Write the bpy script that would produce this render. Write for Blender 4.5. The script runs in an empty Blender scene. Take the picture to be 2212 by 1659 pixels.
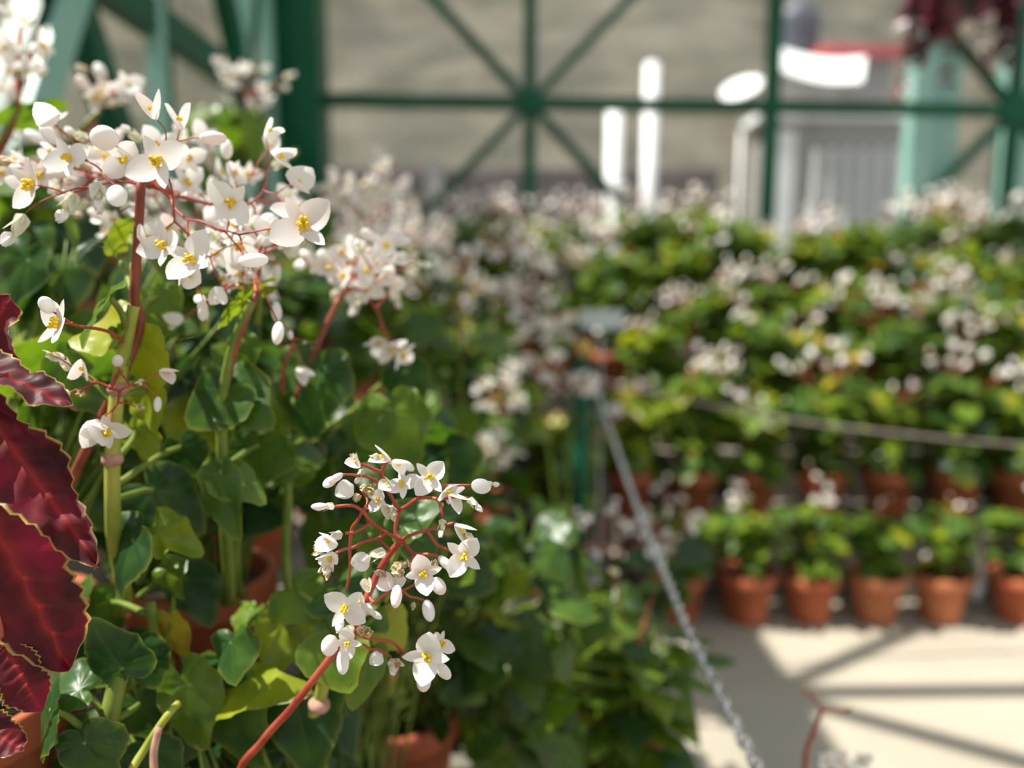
import bpy, math, random
from mathutils import Vector, Matrix, noise
R = math.radians
PI = math.pi
V = Vector
sc = bpy.context.scene
col = sc.collection

# ------------------------------------------------------------------ camera
F = 1700.0                      # focal length in pixels of the 2212 x 1659 frame
PITCH = R(8.0)
CAM = V((0, 0, 1.2))
cd = bpy.data.cameras.new('camera')
cam = bpy.data.objects.new('camera', cd)
col.objects.link(cam)
cam.location = CAM
cam.rotation_euler = (R(90) - PITCH, 0, 0)
cd.sensor_width = 36.0
cd.lens = 36.0 * F / 2212.0
cd.clip_start = 0.02
cd.clip_end = 300
cd.dof.use_dof = True
cd.dof.focus_distance = 0.475
cd.dof.aperture_fstop = 2.5
sc.camera = cam

# ------------------------------------------------------------------ light
world = bpy.data.worlds.new('sky')
sc.world = world
world.use_nodes = True
wn = world.node_tree
wn.nodes.clear()
wo = wn.nodes.new('ShaderNodeOutputWorld')
wb = wn.nodes.new('ShaderNodeBackground')
wb.inputs[0].default_value = (0.88, 0.93, 0.97, 1)
wb.inputs[1].default_value = 0.74
wn.links.new(wb.outputs[0], wo.inputs[0])
SUN = V((0.58, 0.06, -1.0))
sl = bpy.data.lights.new('sun', 'SUN')
sl.energy = 8.0
sl.angle = R(0.6)
sl.color = (1.0, 0.95, 0.86)
so = bpy.data.objects.new('sun', sl)
so.rotation_euler = SUN.to_track_quat('-Z', 'Y').to_euler()
so.location = (-5, 3, 9)
col.objects.link(so)
vs = sc.view_settings
vs.view_transform = 'Standard'
vs.look = 'None'
vs.exposure = 0.30
vs.gamma = 1.0
vs.use_curve_mapping = False
sc.cycles.max_bounces = 7
sc.cycles.diffuse_bounces = 3
sc.cycles.glossy_bounces = 2
sc.cycles.transmission_bounces = 4
sc.cycles.transparent_max_bounces = 8
sc.cycles.sample_clamp_indirect = 4.0


def at(px, py, y):
    """the point of the place seen at pixel (px, py) whose distance in front of the lens is y"""
    a = (px - 1106.0) / F
    b = (829.5 - py) / F
    d = V((a, math.cos(PITCH) + b * math.sin(PITCH), -math.sin(PITCH) + b * math.cos(PITCH)))
    return CAM + d * (y / d.y)


# ------------------------------------------------------------------ materials
def new_mat(name):
    m = bpy.data.materials.new(name)
    m.use_nodes = True
    nt = m.node_tree
    nt.nodes.clear()
    return m, nt, nt.nodes.new('ShaderNodeOutputMaterial')


def N(nt, t, **kw):
    n = nt.nodes.new('ShaderNode' + t)
    for k, v in kw.items():
        if k in ('operation', 'blend_type', 'data_type', 'attribute_name', 'wave_type', 'bands_direction', 'feature'):
            setattr(n, k, v)
        else:
            n.inputs[k].default_value = v
    return n


def ramp(nt, src, stops):
    r = nt.nodes.new('ShaderNodeValToRGB')
    cr = r.color_ramp
    while len(cr.elements) > 1:
        cr.elements.remove(cr.elements[0])
    cr.elements[0].position = stops[0][0]
    cr.elements[0].color = (*stops[0][1], 1)
    for p, c in stops[1:]:
        e = cr.elements.new(p)
        e.color = (*c, 1)
    nt.links.new(src, r.inputs[0])
    return r.outputs[0]


def mixc(nt, fac, a, b, mode='MIX'):
    n = nt.nodes.new('ShaderNodeMix')
    n.data_type = 'RGBA'
    n.blend_type = mode
    for inp, v in ((n.inputs[0], fac), (n.inputs[6], a), (n.inputs[7], b)):
        if isinstance(v, (int, float)):
            inp.default_value = v
        elif isinstance(v, tuple):
            inp.default_value = (*v, 1)
        else:
            nt.links.new(v, inp)
    return n.outputs[2]


def math_n(nt, op, a, b=None, c=None):
    n = nt.nodes.new('ShaderNodeMath')
    n.operation = op
    for i, v in enumerate((a, b, c)):
        if v is None:
            continue
        if isinstance(v, (int, float)):
            n.inputs[i].default_value = v
        else:
            nt.links.new(v, n.inputs[i])
    return n.outputs[0]


def noise_mat(name, c1, c2, scale=8.0, rough=0.7, detail=4, bump=0.0, metallic=0.0, spec=0.5, coords='Object'):
    m, nt, out = new_mat(name)
    tc = N(nt, 'TexCoord')
    nz = N(nt, 'TexNoise', Scale=scale, Detail=detail)
    nt.links.new(tc.outputs[coords], nz.inputs['Vector'])
    c = ramp(nt, nz.outputs[0], [(0.35, c1), (0.65, c2)])
    p = N(nt, 'BsdfPrincipled', Roughness=rough, Metallic=metallic)
    p.inputs['Specular IOR Level'].default_value = spec
    nt.links.new(c, p.inputs['Base Color'])
    if bump:
        b = N(nt, 'Bump', Strength=bump, Distance=0.01)
        nt.links.new(nz.outputs[0], b.inputs['Height'])
        nt.links.new(b.outputs[0], p.inputs['Normal'])
    nt.links.new(p.outputs[0], out.inputs[0])
    return m


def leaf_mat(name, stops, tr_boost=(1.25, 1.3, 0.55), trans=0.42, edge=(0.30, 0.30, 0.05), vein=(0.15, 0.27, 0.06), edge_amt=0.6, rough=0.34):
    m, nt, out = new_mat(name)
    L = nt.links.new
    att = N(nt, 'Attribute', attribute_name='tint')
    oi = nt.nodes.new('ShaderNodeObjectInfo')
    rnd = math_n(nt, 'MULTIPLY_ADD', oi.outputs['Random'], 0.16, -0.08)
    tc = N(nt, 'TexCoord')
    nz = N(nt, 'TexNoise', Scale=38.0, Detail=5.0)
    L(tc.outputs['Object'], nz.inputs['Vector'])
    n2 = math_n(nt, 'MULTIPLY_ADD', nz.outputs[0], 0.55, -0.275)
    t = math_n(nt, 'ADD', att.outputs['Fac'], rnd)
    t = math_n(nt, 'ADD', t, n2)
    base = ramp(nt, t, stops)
    uv = nt.nodes.new('ShaderNodeUVMap')
    sep = nt.nodes.new('ShaderNodeSeparateXYZ')
    L(uv.outputs[0], sep.inputs[0])
    # radiating veins: narrow bright lines where cos(8 * angle) peaks
    ang = math_n(nt, 'MULTIPLY', sep.outputs[0], 2 * PI * 8)
    cs = math_n(nt, 'COSINE', ang)
    vv = math_n(nt, 'POWER', math_n(nt, 'MAXIMUM', cs, 0.0), 30.0)
    fade = math_n(nt, 'SUBTRACT', 1.0, sep.outputs[1])
    vv = math_n(nt, 'MULTIPLY', vv, math_n(nt, 'MULTIPLY', fade, 0.38))
    c = mixc(nt, vv, base, vein)
    ed = math_n(nt, 'MULTIPLY', math_n(nt, 'POWER', sep.outputs[1], 22.0), edge_amt)
    c = mixc(nt, ed, c, edge)
    p = N(nt, 'BsdfPrincipled', Roughness=rough)
    p.inputs['Specular IOR Level'].default_value = 0.38
    L(c, p.inputs['Base Color'])
    b = N(nt, 'Bump', Strength=0.35, Distance=0.002)
    L(nz.outputs[0], b.inputs['Height'])
    L(b.outputs[0], p.inputs['Normal'])
    tr = nt.nodes.new('ShaderNodeBsdfTranslucent')
    L(mixc(nt, 1.0, c, tr_boost, 'MULTIPLY'), tr.inputs[0])
    mx = N(nt, 'MixShader', Fac=trans)
    L(p.outputs[0], mx.inputs[1])
    L(tr.outputs[0], mx.inputs[2])
    L(mx.outputs[0], out.inputs[0])
    return m


def thin_mat(name, c1, c2, trans=0.35, rough=0.5, scale=60):
    m, nt, out = new_mat(name)
    L = nt.links.new
    tc = N(nt, 'TexCoord')
    nz = N(nt, 'TexNoise', Scale=float(scale), Detail=2.0)
    L(tc.outputs['Object'], nz.inputs['Vector'])
    c = ramp(nt, nz.outputs[0], [(0.35, c1), (0.65, c2)])
    p = N(nt, 'BsdfPrincipled', Roughness=rough)
    p.inputs['Specular IOR Level'].default_value = 0.3
    L(c, p.inputs['Base Color'])
    tr = nt.nodes.new('ShaderNodeBsdfTranslucent')
    L(c, tr.inputs[0])
    mx = N(nt, 'MixShader', Fac=trans)
    L(p.outputs[0], mx.inputs[1])
    L(tr.outputs[0], mx.inputs[2])
    L(mx.outputs[0], out.inputs[0])
    return m


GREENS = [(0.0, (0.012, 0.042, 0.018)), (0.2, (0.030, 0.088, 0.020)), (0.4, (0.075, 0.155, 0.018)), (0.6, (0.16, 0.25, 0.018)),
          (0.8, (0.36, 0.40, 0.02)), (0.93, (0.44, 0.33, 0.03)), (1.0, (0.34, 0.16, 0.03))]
M = {}
M['leaf'] = leaf_mat('begonia_leaf', GREENS)
M['cup'] = leaf_mat('glossy_leaf', GREENS, rough=0.36, trans=0.34)
M['petal'] = thin_mat('white_petal', (0.90, 0.86, 0.82), (0.95, 0.93, 0.91), 0.36)
M['pinkpetal'] = thin_mat('pinkish_white_petal', (0.88, 0.78, 0.74), (0.92, 0.86, 0.84), 0.34)
M['ovary'] = thin_mat('cream_ovary', (0.74, 0.74, 0.52), (0.86, 0.84, 0.72), 0.30)
M['dry'] = thin_mat('withered_petal', (0.62, 0.34, 0.17), (0.86, 0.68, 0.47), 0.3, 0.8, 140)
M['stamen'] = noise_mat('yellow_stamens', (0.85, 0.52, 0.01), (0.95, 0.68, 0.04), 300, 0.7, bump=0.5)
M['redstalk'] = thin_mat('red_stalk', (0.34, 0.055, 0.035), (0.50, 0.115, 0.068), 0.12, 0.4, 40)
M['brownstalk'] = thin_mat('brown_red_stalk', (0.20, 0.05, 0.03), (0.34, 0.09, 0.05), 0.1, 0.4, 40)
M['cane'] = thin_mat('yellow_green_cane', (0.30, 0.36, 0.05), (0.46, 0.46, 0.09), 0.12, 0.45, 50)
M['greencane'] = thin_mat('green_cane', (0.13, 0.20, 0.03), (0.22, 0.28, 0.05), 0.12, 0.5, 50)
M['node'] = noise_mat('brown_stem_node', (0.34, 0.17, 0.11), (0.52, 0.32, 0.24), 90, 0.8)
M['terracotta'] = noise_mat('terracotta', (0.34, 0.075, 0.028), (0.44, 0.125, 0.05), 12, 0.72, 5, 0.1)
M['paleterra'] = noise_mat('pale_terracotta', (0.42, 0.13, 0.05), (0.50, 0.18, 0.075), 10, 0.75, 5, 0.1)
M['soil'] = noise_mat('potting_soil', (0.018, 0.012, 0.008), (0.05, 0.032, 0.02), 60, 0.95, 6, 0.6)
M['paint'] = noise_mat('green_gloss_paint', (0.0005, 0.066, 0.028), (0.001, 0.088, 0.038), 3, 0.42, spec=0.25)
M['palepaint_glare'] = noise_mat('pale_turquoise_paint_and_glare', (0.20, 0.42, 0.34), (0.28, 0.50, 0.42), 3, 0.4)  # paint of the outdoor posts; on the left frame, sun reflection as colour
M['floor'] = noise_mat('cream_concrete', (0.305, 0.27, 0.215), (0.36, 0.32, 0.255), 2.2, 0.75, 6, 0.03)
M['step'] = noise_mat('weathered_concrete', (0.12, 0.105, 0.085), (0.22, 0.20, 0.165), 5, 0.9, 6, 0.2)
M['steel'] = noise_mat('galvanised_steel', (0.55, 0.56, 0.57), (0.75, 0.76, 0.77), 20, 0.2, metallic=0.95)
M['rope'] = noise_mat('old_cable', (0.16, 0.125, 0.11), (0.28, 0.24, 0.21), 30, 0.6)
M['white'] = noise_mat('white_paint', (0.86, 0.86, 0.86), (0.93, 0.93, 0.93), 3, 0.5)
M['redtrim'] = noise_mat('red_trim', (0.50, 0.05, 0.06), (0.62, 0.10, 0.10), 3, 0.6)
M['tank'] = noise_mat('black_plastic', (0.045, 0.05, 0.07), (0.07, 0.075, 0.10), 3, 0.5)
M['greysign'] = noise_mat('grey_tag', (0.30, 0.36, 0.36), (0.40, 0.46, 0.45), 5, 0.6)
M['knob'] = noise_mat('ochre_knob', (0.42, 0.25, 0.06), (0.56, 0.36, 0.10), 20, 0.7)
M['pinkwall'] = noise_mat('pinkish_stone', (0.12, 0.085, 0.078), (0.23, 0.17, 0.155), 1.2, 0.9, 6, 0.2)
M['greywall'] = noise_mat('pale_render', (0.26, 0.245, 0.23), (0.34, 0.32, 0.30), 1.0, 0.9)
M['hill'] = noise_mat('dry_hillside', (0.034, 0.032, 0.016), (0.105, 0.090, 0.064), 0.6, 0.95, 9, 0.3)
M['ground'] = noise_mat('outdoor_ground', (0.16, 0.15, 0.12), (0.24, 0.22, 0.19), 1.5, 0.9)


def coleus_mat():
    m, nt, out = new_mat('crimson_coleus_leaf')
    L = nt.links.new
    uv = nt.nodes.new('ShaderNodeUVMap')
    sep = nt.nodes.new('ShaderNodeSeparateXYZ')
    L(uv.outputs[0], sep.inputs[0])
    tc = N(nt, 'TexCoord')
    nz = N(nt, 'TexNoise', Scale=28.0, Detail=4.0)
    L(tc.outputs['Object'], nz.inputs['Vector'])
    base = ramp(nt, nz.outputs[0], [(0.38, (0.045, 0.002, 0.006)), (0.52, (0.12, 0.004, 0.010)), (0.66, (0.27, 0.006, 0.035))])
    mid = math_n(nt, 'POWER', math_n(nt, 'SUBTRACT', 1.0, sep.outputs[1]), 9.0)
    c = mixc(nt, math_n(nt, 'MULTIPLY', mid, 0.8), base, (0.42, 0.03, 0.03))
    e = math_n(nt, 'ADD', sep.outputs[1], math_n(nt, 'MULTIPLY_ADD', nz.outputs[0], 0.16, -0.08))
    e2 = ramp(nt, e, [(0.89, (0, 0, 0)), (0.95, (1, 1, 1))])
    c = mixc(nt, e2, c, (0.44, 0.32, 0.08))
    geo = nt.nodes.new('ShaderNodeNewGeometry')
    p = N(nt, 'BsdfPrincipled', Roughness=0.5)
    p.inputs['Specular IOR Level'].default_value = 0.3
    p.inputs['Sheen Weight'].default_value = 0.15
    under = mixc(nt, 0.55, c, (0.40, 0.27, 0.13))
    L(mixc(nt, geo.outputs['Backfacing'], c, under), p.inputs['Base Color'])
    tr = nt.nodes.new('ShaderNodeBsdfTranslucent')
    L(mixc(nt, 1.0, c, (1.5, 1.0, 1.2), 'MULTIPLY'), tr.inputs[0])
    mx = N(nt, 'MixShader', Fac=0.35)
    L(p.outputs[0], mx.inputs[1])
    L(tr.outputs[0], mx.inputs[2])
    L(mx.outputs[0], out.inputs[0])
    return m


M['coleus'] = coleus_mat()
M['purple'] = leaf_mat('dark_red_trailing_leaf', [(0, (0.030, 0.008, 0.012)), (0.5, (0.075, 0.012, 0.022)), (1, (0.14, 0.03, 0.045))],
                       (1.5, 0.7, 0.8), 0.3, (0.2, 0.04, 0.05), (0.3, 0.08, 0.1))


def glass_mat():
    m, nt, out = new_mat('hazy_glass')
    tp = nt.nodes.new('ShaderNodeBsdfTransparent')
    tp.inputs[0].default_value = (0.97, 0.98, 0.98, 1)
    gl = N(nt, 'BsdfGlossy', Roughness=0.08)
    gl.inputs[0].default_value = (0.9, 0.9, 0.9, 1)
    df = nt.nodes.new('ShaderNodeBsdfDiffuse')  # whitish haze mixed into the pane as a thin diffuse share
    df.inputs[0].default_value = (0.8, 0.8, 0.78, 1)
    a = N(nt, 'MixShader', Fac=0.03)
    b = N(nt, 'MixShader', Fac=0.02)
    L = nt.links.new
    L(tp.outputs[0], a.inputs[1]); L(gl.outputs[0], a.inputs[2])
    L(a.outputs[0], b.inputs[1]); L(df.outputs[0], b.inputs[2])
    L(b.outputs[0], out.inputs[0])
    return m


M['glass'] = glass_mat()


# ------------------------------------------------------------------ mesh builder
class MB:
    def __init__(self):
        self.v, self.f, self.mi, self.uv, self.t = [], [], [], [], []
        self.mats = []

    def slot(self, mat):
        if mat not in self.mats:
            self.mats.append(mat)
        return self.mats.index(mat)

    def add(self, verts, faces, mat, uvs=None, tint=0.3):
        o = len(self.v)
        s = self.slot(mat)
        self.v.extend(verts)
        self.uv.extend(uvs if uvs else [(0.03, 0.5)] * len(verts))
        self.t.extend([tint] * len(verts))
        for f in faces:
            self.f.append(tuple(i + o for i in f))
            self.mi.append(s)

    def mesh(self, name, origin=V((0, 0, 0)), smooth=True):
        me = bpy.data.meshes.new(name)
        me.from_pydata([tuple(V(p) - origin) for p in self.v], [], self.f)
        for k in self.mats:
            me.materials.append(M[k])
        me.polygons.foreach_set('material_index', self.mi)
        me.polygons.foreach_set('use_smooth', [smooth] * len(self.f))
        uvl = me.uv_layers.new(name='UVMap')
        buf = []
        for p in me.polygons:
            for vi in p.vertices:
                buf.extend(self.uv[vi])
        uvl.data.foreach_set('uv', buf)
        a = me.attributes.new('tint', 'FLOAT', 'POINT')
        a.data.foreach_set('value', self.t)
        me.update()
        return me

    def build(self, name, parent=None, smooth=True):
        org = V((0, 0, 0))
        p = parent
        while p is not None:
            org += V(p.location)
            p = p.parent
        o = bpy.data.objects.new(name, self.mesh(name, org, smooth))
        col.objects.link(o)
        if parent is not None:
            o.parent = parent
        return o


def thing(name, label, cat, loc=(0, 0, 0), group=None):
    o = bpy.data.objects.new(name, None)
    o.empty_display_size = 0.05
    o.location = loc
    col.objects.link(o)
    return tag(o, label, cat, group)


def tag(o, label=None, cat=None, group=None, kind=None):
    for k, v in (('label', label), ('category', cat), ('group', group), ('kind', kind)):
        if v:
            o[k] = v
    return o


def frame(d):
    d = V(d).normalized()
    a = V((0, 0, 1)) if abs(d.z) < 0.9 else V((1, 0, 0))
    s = d.cross(a).normalized()
    return s, d.cross(s).normalized()


def smooth_line(pts, n=3):
    if len(pts) < 3:
        return [V(p) for p in pts]
    P = [V(p) for p in pts]
    P = [P[0] * 2 - P[1]] + P + [P[-1] * 2 - P[-2]]
    out = []
    for i in range(1, len(P) - 2):
        for k in range(n):
            t = k / n
            out.append(0.5 * ((2 * P[i]) + (-P[i - 1] + P[i + 1]) * t + (2 * P[i - 1] - 5 * P[i] + 4 * P[i + 1] - P[i + 2]) * t * t
                              + (-P[i - 1] + 3 * P[i] - 3 * P[i + 1] + P[i + 2]) * t ** 3))
    out.append(P[-2])
    return out


def tube(mb, pts, r0, r1, mat, sides=6, smooth_n=3, tint=0.3):
    P = smooth_line(pts, smooth_n)
    n = len(P)
    vs_, fs = [], []
    s = None
    for i, p in enumerate(P):
        d = (P[min(i + 1, n - 1)] - P[max(i - 1, 0)])
        if d.length < 1e-9:
            d = V((0, 0, 1))
        d.normalize()
        if s is None:
            s, _ = frame(d)
        s = (s - d * s.dot(d)).normalized()
        t = d.cross(s)
        r = r0 + (r1 - r0) * i / (n - 1)
        for k in range(sides):
            a = 2 * PI * k / sides
            vs_.append(p + (s * math.cos(a) + t * math.sin(a)) * r)
    for i in range(n - 1):
        for k in range(sides):
            k2 = (k + 1) % sides
            fs.append((i * sides + k, i * sides + k2, (i + 1) * sides + k2, (i + 1) * sides + k))
    fs.append(tuple(range(sides))[::-1])
    fs.append(tuple((n - 1) * sides + k for k in range(sides)))
    mb.add(vs_, fs, mat, tint=tint)


def box(mb, lo, hi, mat, mtx=None):
    x0, y0, z0 = lo
    x1, y1, z1 = hi
    vs_ = [V((x, y, z)) for x in (x0, x1) for y in (y0, y1) for z in (z0, z1)]
    if mtx is not None:
        vs_ = [mtx @ v for v in vs_]
    mb.add(vs_, [(0, 1, 3, 2), (4, 6, 7, 5), (0, 4, 5, 1), (2, 3, 7, 6), (0, 2, 6, 4), (1, 5, 7, 3)], mat)


def bar(mb, a, b, w, h, mat, side):
    """a square tube from a to b; w is its width along side, h across"""
    a, b = V(a), V(b)
    d = (b - a).normalized()
    s = V(side)
    s = (s - d * s.dot(d)).normalized()
    t = d.cross(s)
    vs_ = []
    for p in (a, b):
        for i, j in ((-1, -1), (1, -1), (1, 1), (-1, 1)):
            vs_.append(p + s * (w / 2 * i) + t * (h / 2 * j))
    mb.add(vs_, [(3, 2, 1, 0), (4, 5, 6, 7), (0, 1, 5, 4), (1, 2, 6, 5), (2, 3, 7, 6), (3, 0, 4, 7)], mat)


def lathe(mb, prof, mat, c=(0, 0, 0), n=24, mtx=None):
    vs_, fs = [], []
    c = V(c)
    for r, z in prof:
        for k in range(n):
            a = 2 * PI * k / n
            p = V((r * math.cos(a), r * math.sin(a), z))
            vs_.append((mtx @ p if mtx is not None else p) + c)
    for i in range(len(prof) - 1):
        for k in range(n):
            k2 = (k + 1) % n
            fs.append((i * n + k, i * n + k2, (i + 1) * n + k2, (i + 1) * n + k))
    mb.add(vs_, fs, mat)


def blob(mb, c, ax, r, ry, mat, n=8, m=6, tint=0.3):
    """an ellipsoid of length r along ax and radius ry across"""
    ax = V(ax).normalized()
    s, t = frame(ax)
    vs_, fs = [], []
    for i in range(m + 1):
        th = PI * i / m
        for k in range(n):
            a = 2 * PI * k / n
            q = math.sin(th) * (1 if i in (0, m) else 1)
            vs_.append(V(c) + ax * (-math.cos(th) * r) + (s * math.cos(a) + t * math.sin(a)) * (max(q, 0.02) * ry))
    for i in range(m):
        for k in range(n):
            k2 = (k + 1) % n
            fs.append((i * n + k, i * n + k2, (i + 1) * n + k2, (i + 1) * n + k))
    mb.add(vs_, fs, mat, tint=tint)


# ------------------------------------------------------------------ leaves and flowers
def leaf(mb, B, T, nrm, rnd, w=1.0, mat='leaf', tint=0.3, rings=5, seg=26, droop=0.16, fold=0.10, wave=0.035, asym=0.14, tip=0.33, cup=0.0):
    """heart-shaped begonia leaf: B is where the leaf stalk joins, T the tip, nrm the side the upper face looks to"""
    B, T = V(B), V(T)
    X = T - B
    L = X.length
    X.normalize()
    Z = V(nrm)
    Z = (Z - X * Z.dot(X))
    if Z.length < 1e-4:
        Z = frame(X)[0]
    Z.normalize()
    Y = Z.cross(X)
    ph = rnd.uniform(0, 6.28)
    k1 = rnd.choice((3, 4, 5))
    sgn = rnd.choice((-1, 1))
    vs_, uvs, fs = [B + Z * 0.0], [(0.0, 0.0)], []
    for i in range(1, rings + 1):
        q = i / rings
        for j in range(seg + 1):
            th = -PI * 0.985 + 2 * PI * 0.985 * j / seg
            ro = 0.53 + 0.13 * math.cos(th) + tip * math.exp(-(th / 0.34) ** 2)
            ro *= 1 + asym * sgn * math.sin(th)
            ro *= 1 - 0.68 * math.exp(-((abs(th) - PI) / 0.30) ** 2)
            ro *= 1 + 0.02 * math.sin(13 * th + ph)
            r = ro * q
            x, y = r * math.cos(th), r * math.sin(th) * w
            z = -droop * r * r * (1.4 if x > 0 else 0.9) + fold * abs(y) * (1 if x > -0.2 else 0.6)
            z += wave * q * q * math.sin(k1 * th + ph) * 1.3
            z -= 0.018 * q * (1 - 0.4 * q) * (0.5 + 0.5 * math.cos(8 * th)) * 1.6
            z += cup * r * r
            if rings >= 4:
                z += 0.075 * q * noise.noise(V((x * 4.5 + ph * 7, y * 4.5, ph))) + 0.03 * q * noise.noise(V((x * 11, y * 11 + ph * 3, ph)))
                x *= 1 + 0.06 * noise.noise(V((th * 1.7, ph * 5, 1)))
                y *= 1 + 0.10 * noise.noise(V((th * 1.5, ph * 5, 7)))
            vs_.append(B + X * (x * L) + Y * (y * L) + Z * (z * L))
            uvs.append((th / (2 * PI), q))
    n = seg + 1
    for j in range(seg):
        fs.append((0, 1 + j, 2 + j))
    for i in range(rings - 1):
        for j in range(seg):
            a = 1 + i * n + j
            fs.append((a, a + n, a + n + 1, a + 1))
    mb.add(vs_, fs, mat, uvs, tint)


def coleus_leaf(mb, B, T, nrm, rnd, w=0.36, curl=0.1, wave=0.05, droop=0.1, teeth=13, mat='coleus', roll=0.0):
    B, T = V(B), V(T)
    X = T - B
    L = X.length
    X.normalize()
    Z = V(nrm)
    Z = (Z - X * Z.dot(X)).normalized()
    Y = Z.cross(X)
    ns, nt_ = 52, 14
    ph = rnd.uniform(0, 6)
    vs_, uvs, fs = [], [], []
    for i in range(ns + 1):
        s = i / ns
        hw = w * (s ** 0.55) * ((1 - s) ** 0.72) * 1.9 + 0.003
        saw = (s * teeth) % 1.0
        hw *= 1 + 0.16 * (saw - 0.4) + 0.10 * math.sin(3.1 * s * 4 + ph) + 0.22 * noise.noise(V((s * 5, ph, 3)))
        for j in range(nt_ + 1):
            t = -1 + 2 * j / nt_
            y = t * hw
            z = -droop * s * s + curl * abs(t) ** 1.5 * hw * 2
            z += wave * abs(t) ** 2.2 * (math.sin(s * 15 + (ph if t > 0 else ph + 2.2)) + 0.5 * math.sin(s * 31 + ph * 2)) * (0.5 + s)
            z += 0.012 * math.sin(s * 2 * PI * 7 - abs(t) * 5) * (1 - abs(t)) * 1.2
            if roll and t > 0.55:
                z += roll * (t - 0.55) ** 1.2
                y -= roll * 0.35 * (t - 0.55)
            vs_.append(B + X * (s * L) + Y * (y * L) + Z * (z * L))
            uvs.append((s, abs(t)))
    for i in range(ns):
        for j in range(nt_):
            a = i * (nt_ + 1) + j
            fs.append((a, a + nt_ + 1, a + nt_ + 2, a + 1))
    mb.add(vs_, fs, mat, uvs)


def petal(mb, B, d, nrm, L, w, mat, cup=0.25, n=5, m=6, crumple=0.0, rnd=random, point=0.0):
    d = V(d).normalized()
    Z = V(nrm)
    Z = Z - d * Z.dot(d)
    if Z.length < 1e-5:
        Z = frame(d)[0]
    Z.normalize()
    Y = Z.cross(d)
    vs_, fs = [], []
    for i in range(m + 1):
        s = i / m
        hw = w * 0.5 * (math.sin(PI * min(1, 0.06 + s * 0.94) ** (0.85 - point)) ** 0.62 if 0 < s < 1 else 0.08)
        for j in range(n + 1):
            t = -1 + 2 * j / n
            z = cup * (s * s * L * 0.6 + (t * t) * hw * 0.7)
            p = V(B) + d * (s * L) + Y * (t * hw) + Z * z
            if crumple:
                p += V((rnd.uniform(-1, 1), rnd.uniform(-1, 1), rnd.uniform(-1, 1))) * (crumple * L)
            vs_.append(p)
    for i in range(m):
        for j in range(n):
            a = i * (n + 1) + j
            fs.append((a, a + 1, a + n + 2, a + n + 1))
    mb.add(vs_, fs, mat)


def flower(mb, P, face, size, kind, rnd, roll=None, lod=1, axis=None):
    """kind: open, pair, bud, ovary, dry. face: where it looks; axis: the direction the stalk arrives from"""
    P = V(P)
    face = V(face).normalized()
    s, t = frame(face)
    a0 = rnd.uniform(0, 6.28) if roll is None else roll
    n, m = (5, 6) if lod else (2, 3)
    pm = 'petal' if rnd.random() < 0.75 else 'pinkpetal'
    ax = V(axis).normalized() if axis is not None else -face
    if kind == 'open':
        for k in range(4):
            a = a0 + k * PI / 2 + rnd.uniform(-0.15, 0.15)
            d = s * math.cos(a) + t * math.sin(a)
            big = k % 2 == 0
            L = size * (0.53 if big else 0.46)
            petal(mb, P, d + face * rnd.uniform(0.0, 0.35), face, L, L * (0.86 if big else 0.48), pm, rnd.uniform(0.1, 0.4), n, m)
        for _ in range(9 if lod else 2):
            q = P + face * size * rnd.uniform(0.06, 0.16) + (s * rnd.uniform(-1, 1) + t * rnd.uniform(-1, 1)) * size * 0.07
            blob(mb, q, face, size * 0.055, size * 0.045, 'stamen', 5, 4)
    elif kind == 'pair':
        d = s * math.cos(a0) + t * math.sin(a0)
        for sg in (1, -1):
            petal(mb, P, d * sg * 0.55 + face * 0.8, face * 0.3 - d * sg, size * 0.6, size * 0.58, pm, 0.35, n, m)
        for _ in range(4 if lod else 0):
            blob(mb, P + face * size * 0.25 + (s * rnd.uniform(-1, 1) + t * rnd.uniform(-1, 1)) * size * 0.05, face, size * 0.05, size * 0.04, 'stamen', 5, 4)
    elif kind == 'bud':
        # two rounded sepals closed face to face: a flattened egg
        c = P + face * size * 0.24
        e = s * math.cos(a0) + t * math.sin(a0)
        nv = len(mb.v)
        blob(mb, c, face, size * 0.30, size * 0.23, pm, 10 if lod else 6, 8 if lod else 4)
        for i in range(nv, len(mb.v)):
            q = mb.v[i] - c
            mb.v[i] = c + q - e * (q.dot(e) * 0.42)
    elif kind == 'ovary':
        # winged seed capsule behind a small closed flower
        q = P + face * size * 0.02
        for k in range(3):
            a = a0 + k * 2.1
            d = s * math.cos(a) + t * math.sin(a)
            petal(mb, q, face + d * 0.28, d, size * 0.46, size * 0.30, 'ovary', 0.1, n, m, point=0.25)
        blob(mb, P + face * size * 0.22, face, size * 0.2, size * 0.085, 'ovary', 8 if lod else 5, 6 if lod else 4)
        for k in range(4):
            a = a0 + k * PI / 2
            d = s * math.cos(a) + t * math.sin(a)
            petal(mb, P + face * size * 0.42, face + d * 0.45, d * -1, size * 0.30, size * 0.24, pm, 0.4, n, m)
    elif kind == 'dry':
        for k in range(5):
            a = a0 + k * 1.26
            d = s * math.cos(a) + t * math.sin(a)
            petal(mb, P, face * 0.8 + d * rnd.uniform(0.2, 1.0), d * -1, size * rnd.uniform(0.25, 0.42), size * 0.26,
                  'dry' if k % 2 else 'ovary', 0.5, n, m, 0.05, rnd)
        if lod and rnd.random() < 0.5:
            blob(mb, P + face * size * 0.3, face, size * 0.06, size * 0.05, 'stamen', 5, 4)


def pick_kind(rnd):
    return rnd.choices(('open', 'pair', 'bud', 'ovary', 'dry'), (4, 2, 3, 2, 1.5))[0]


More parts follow.
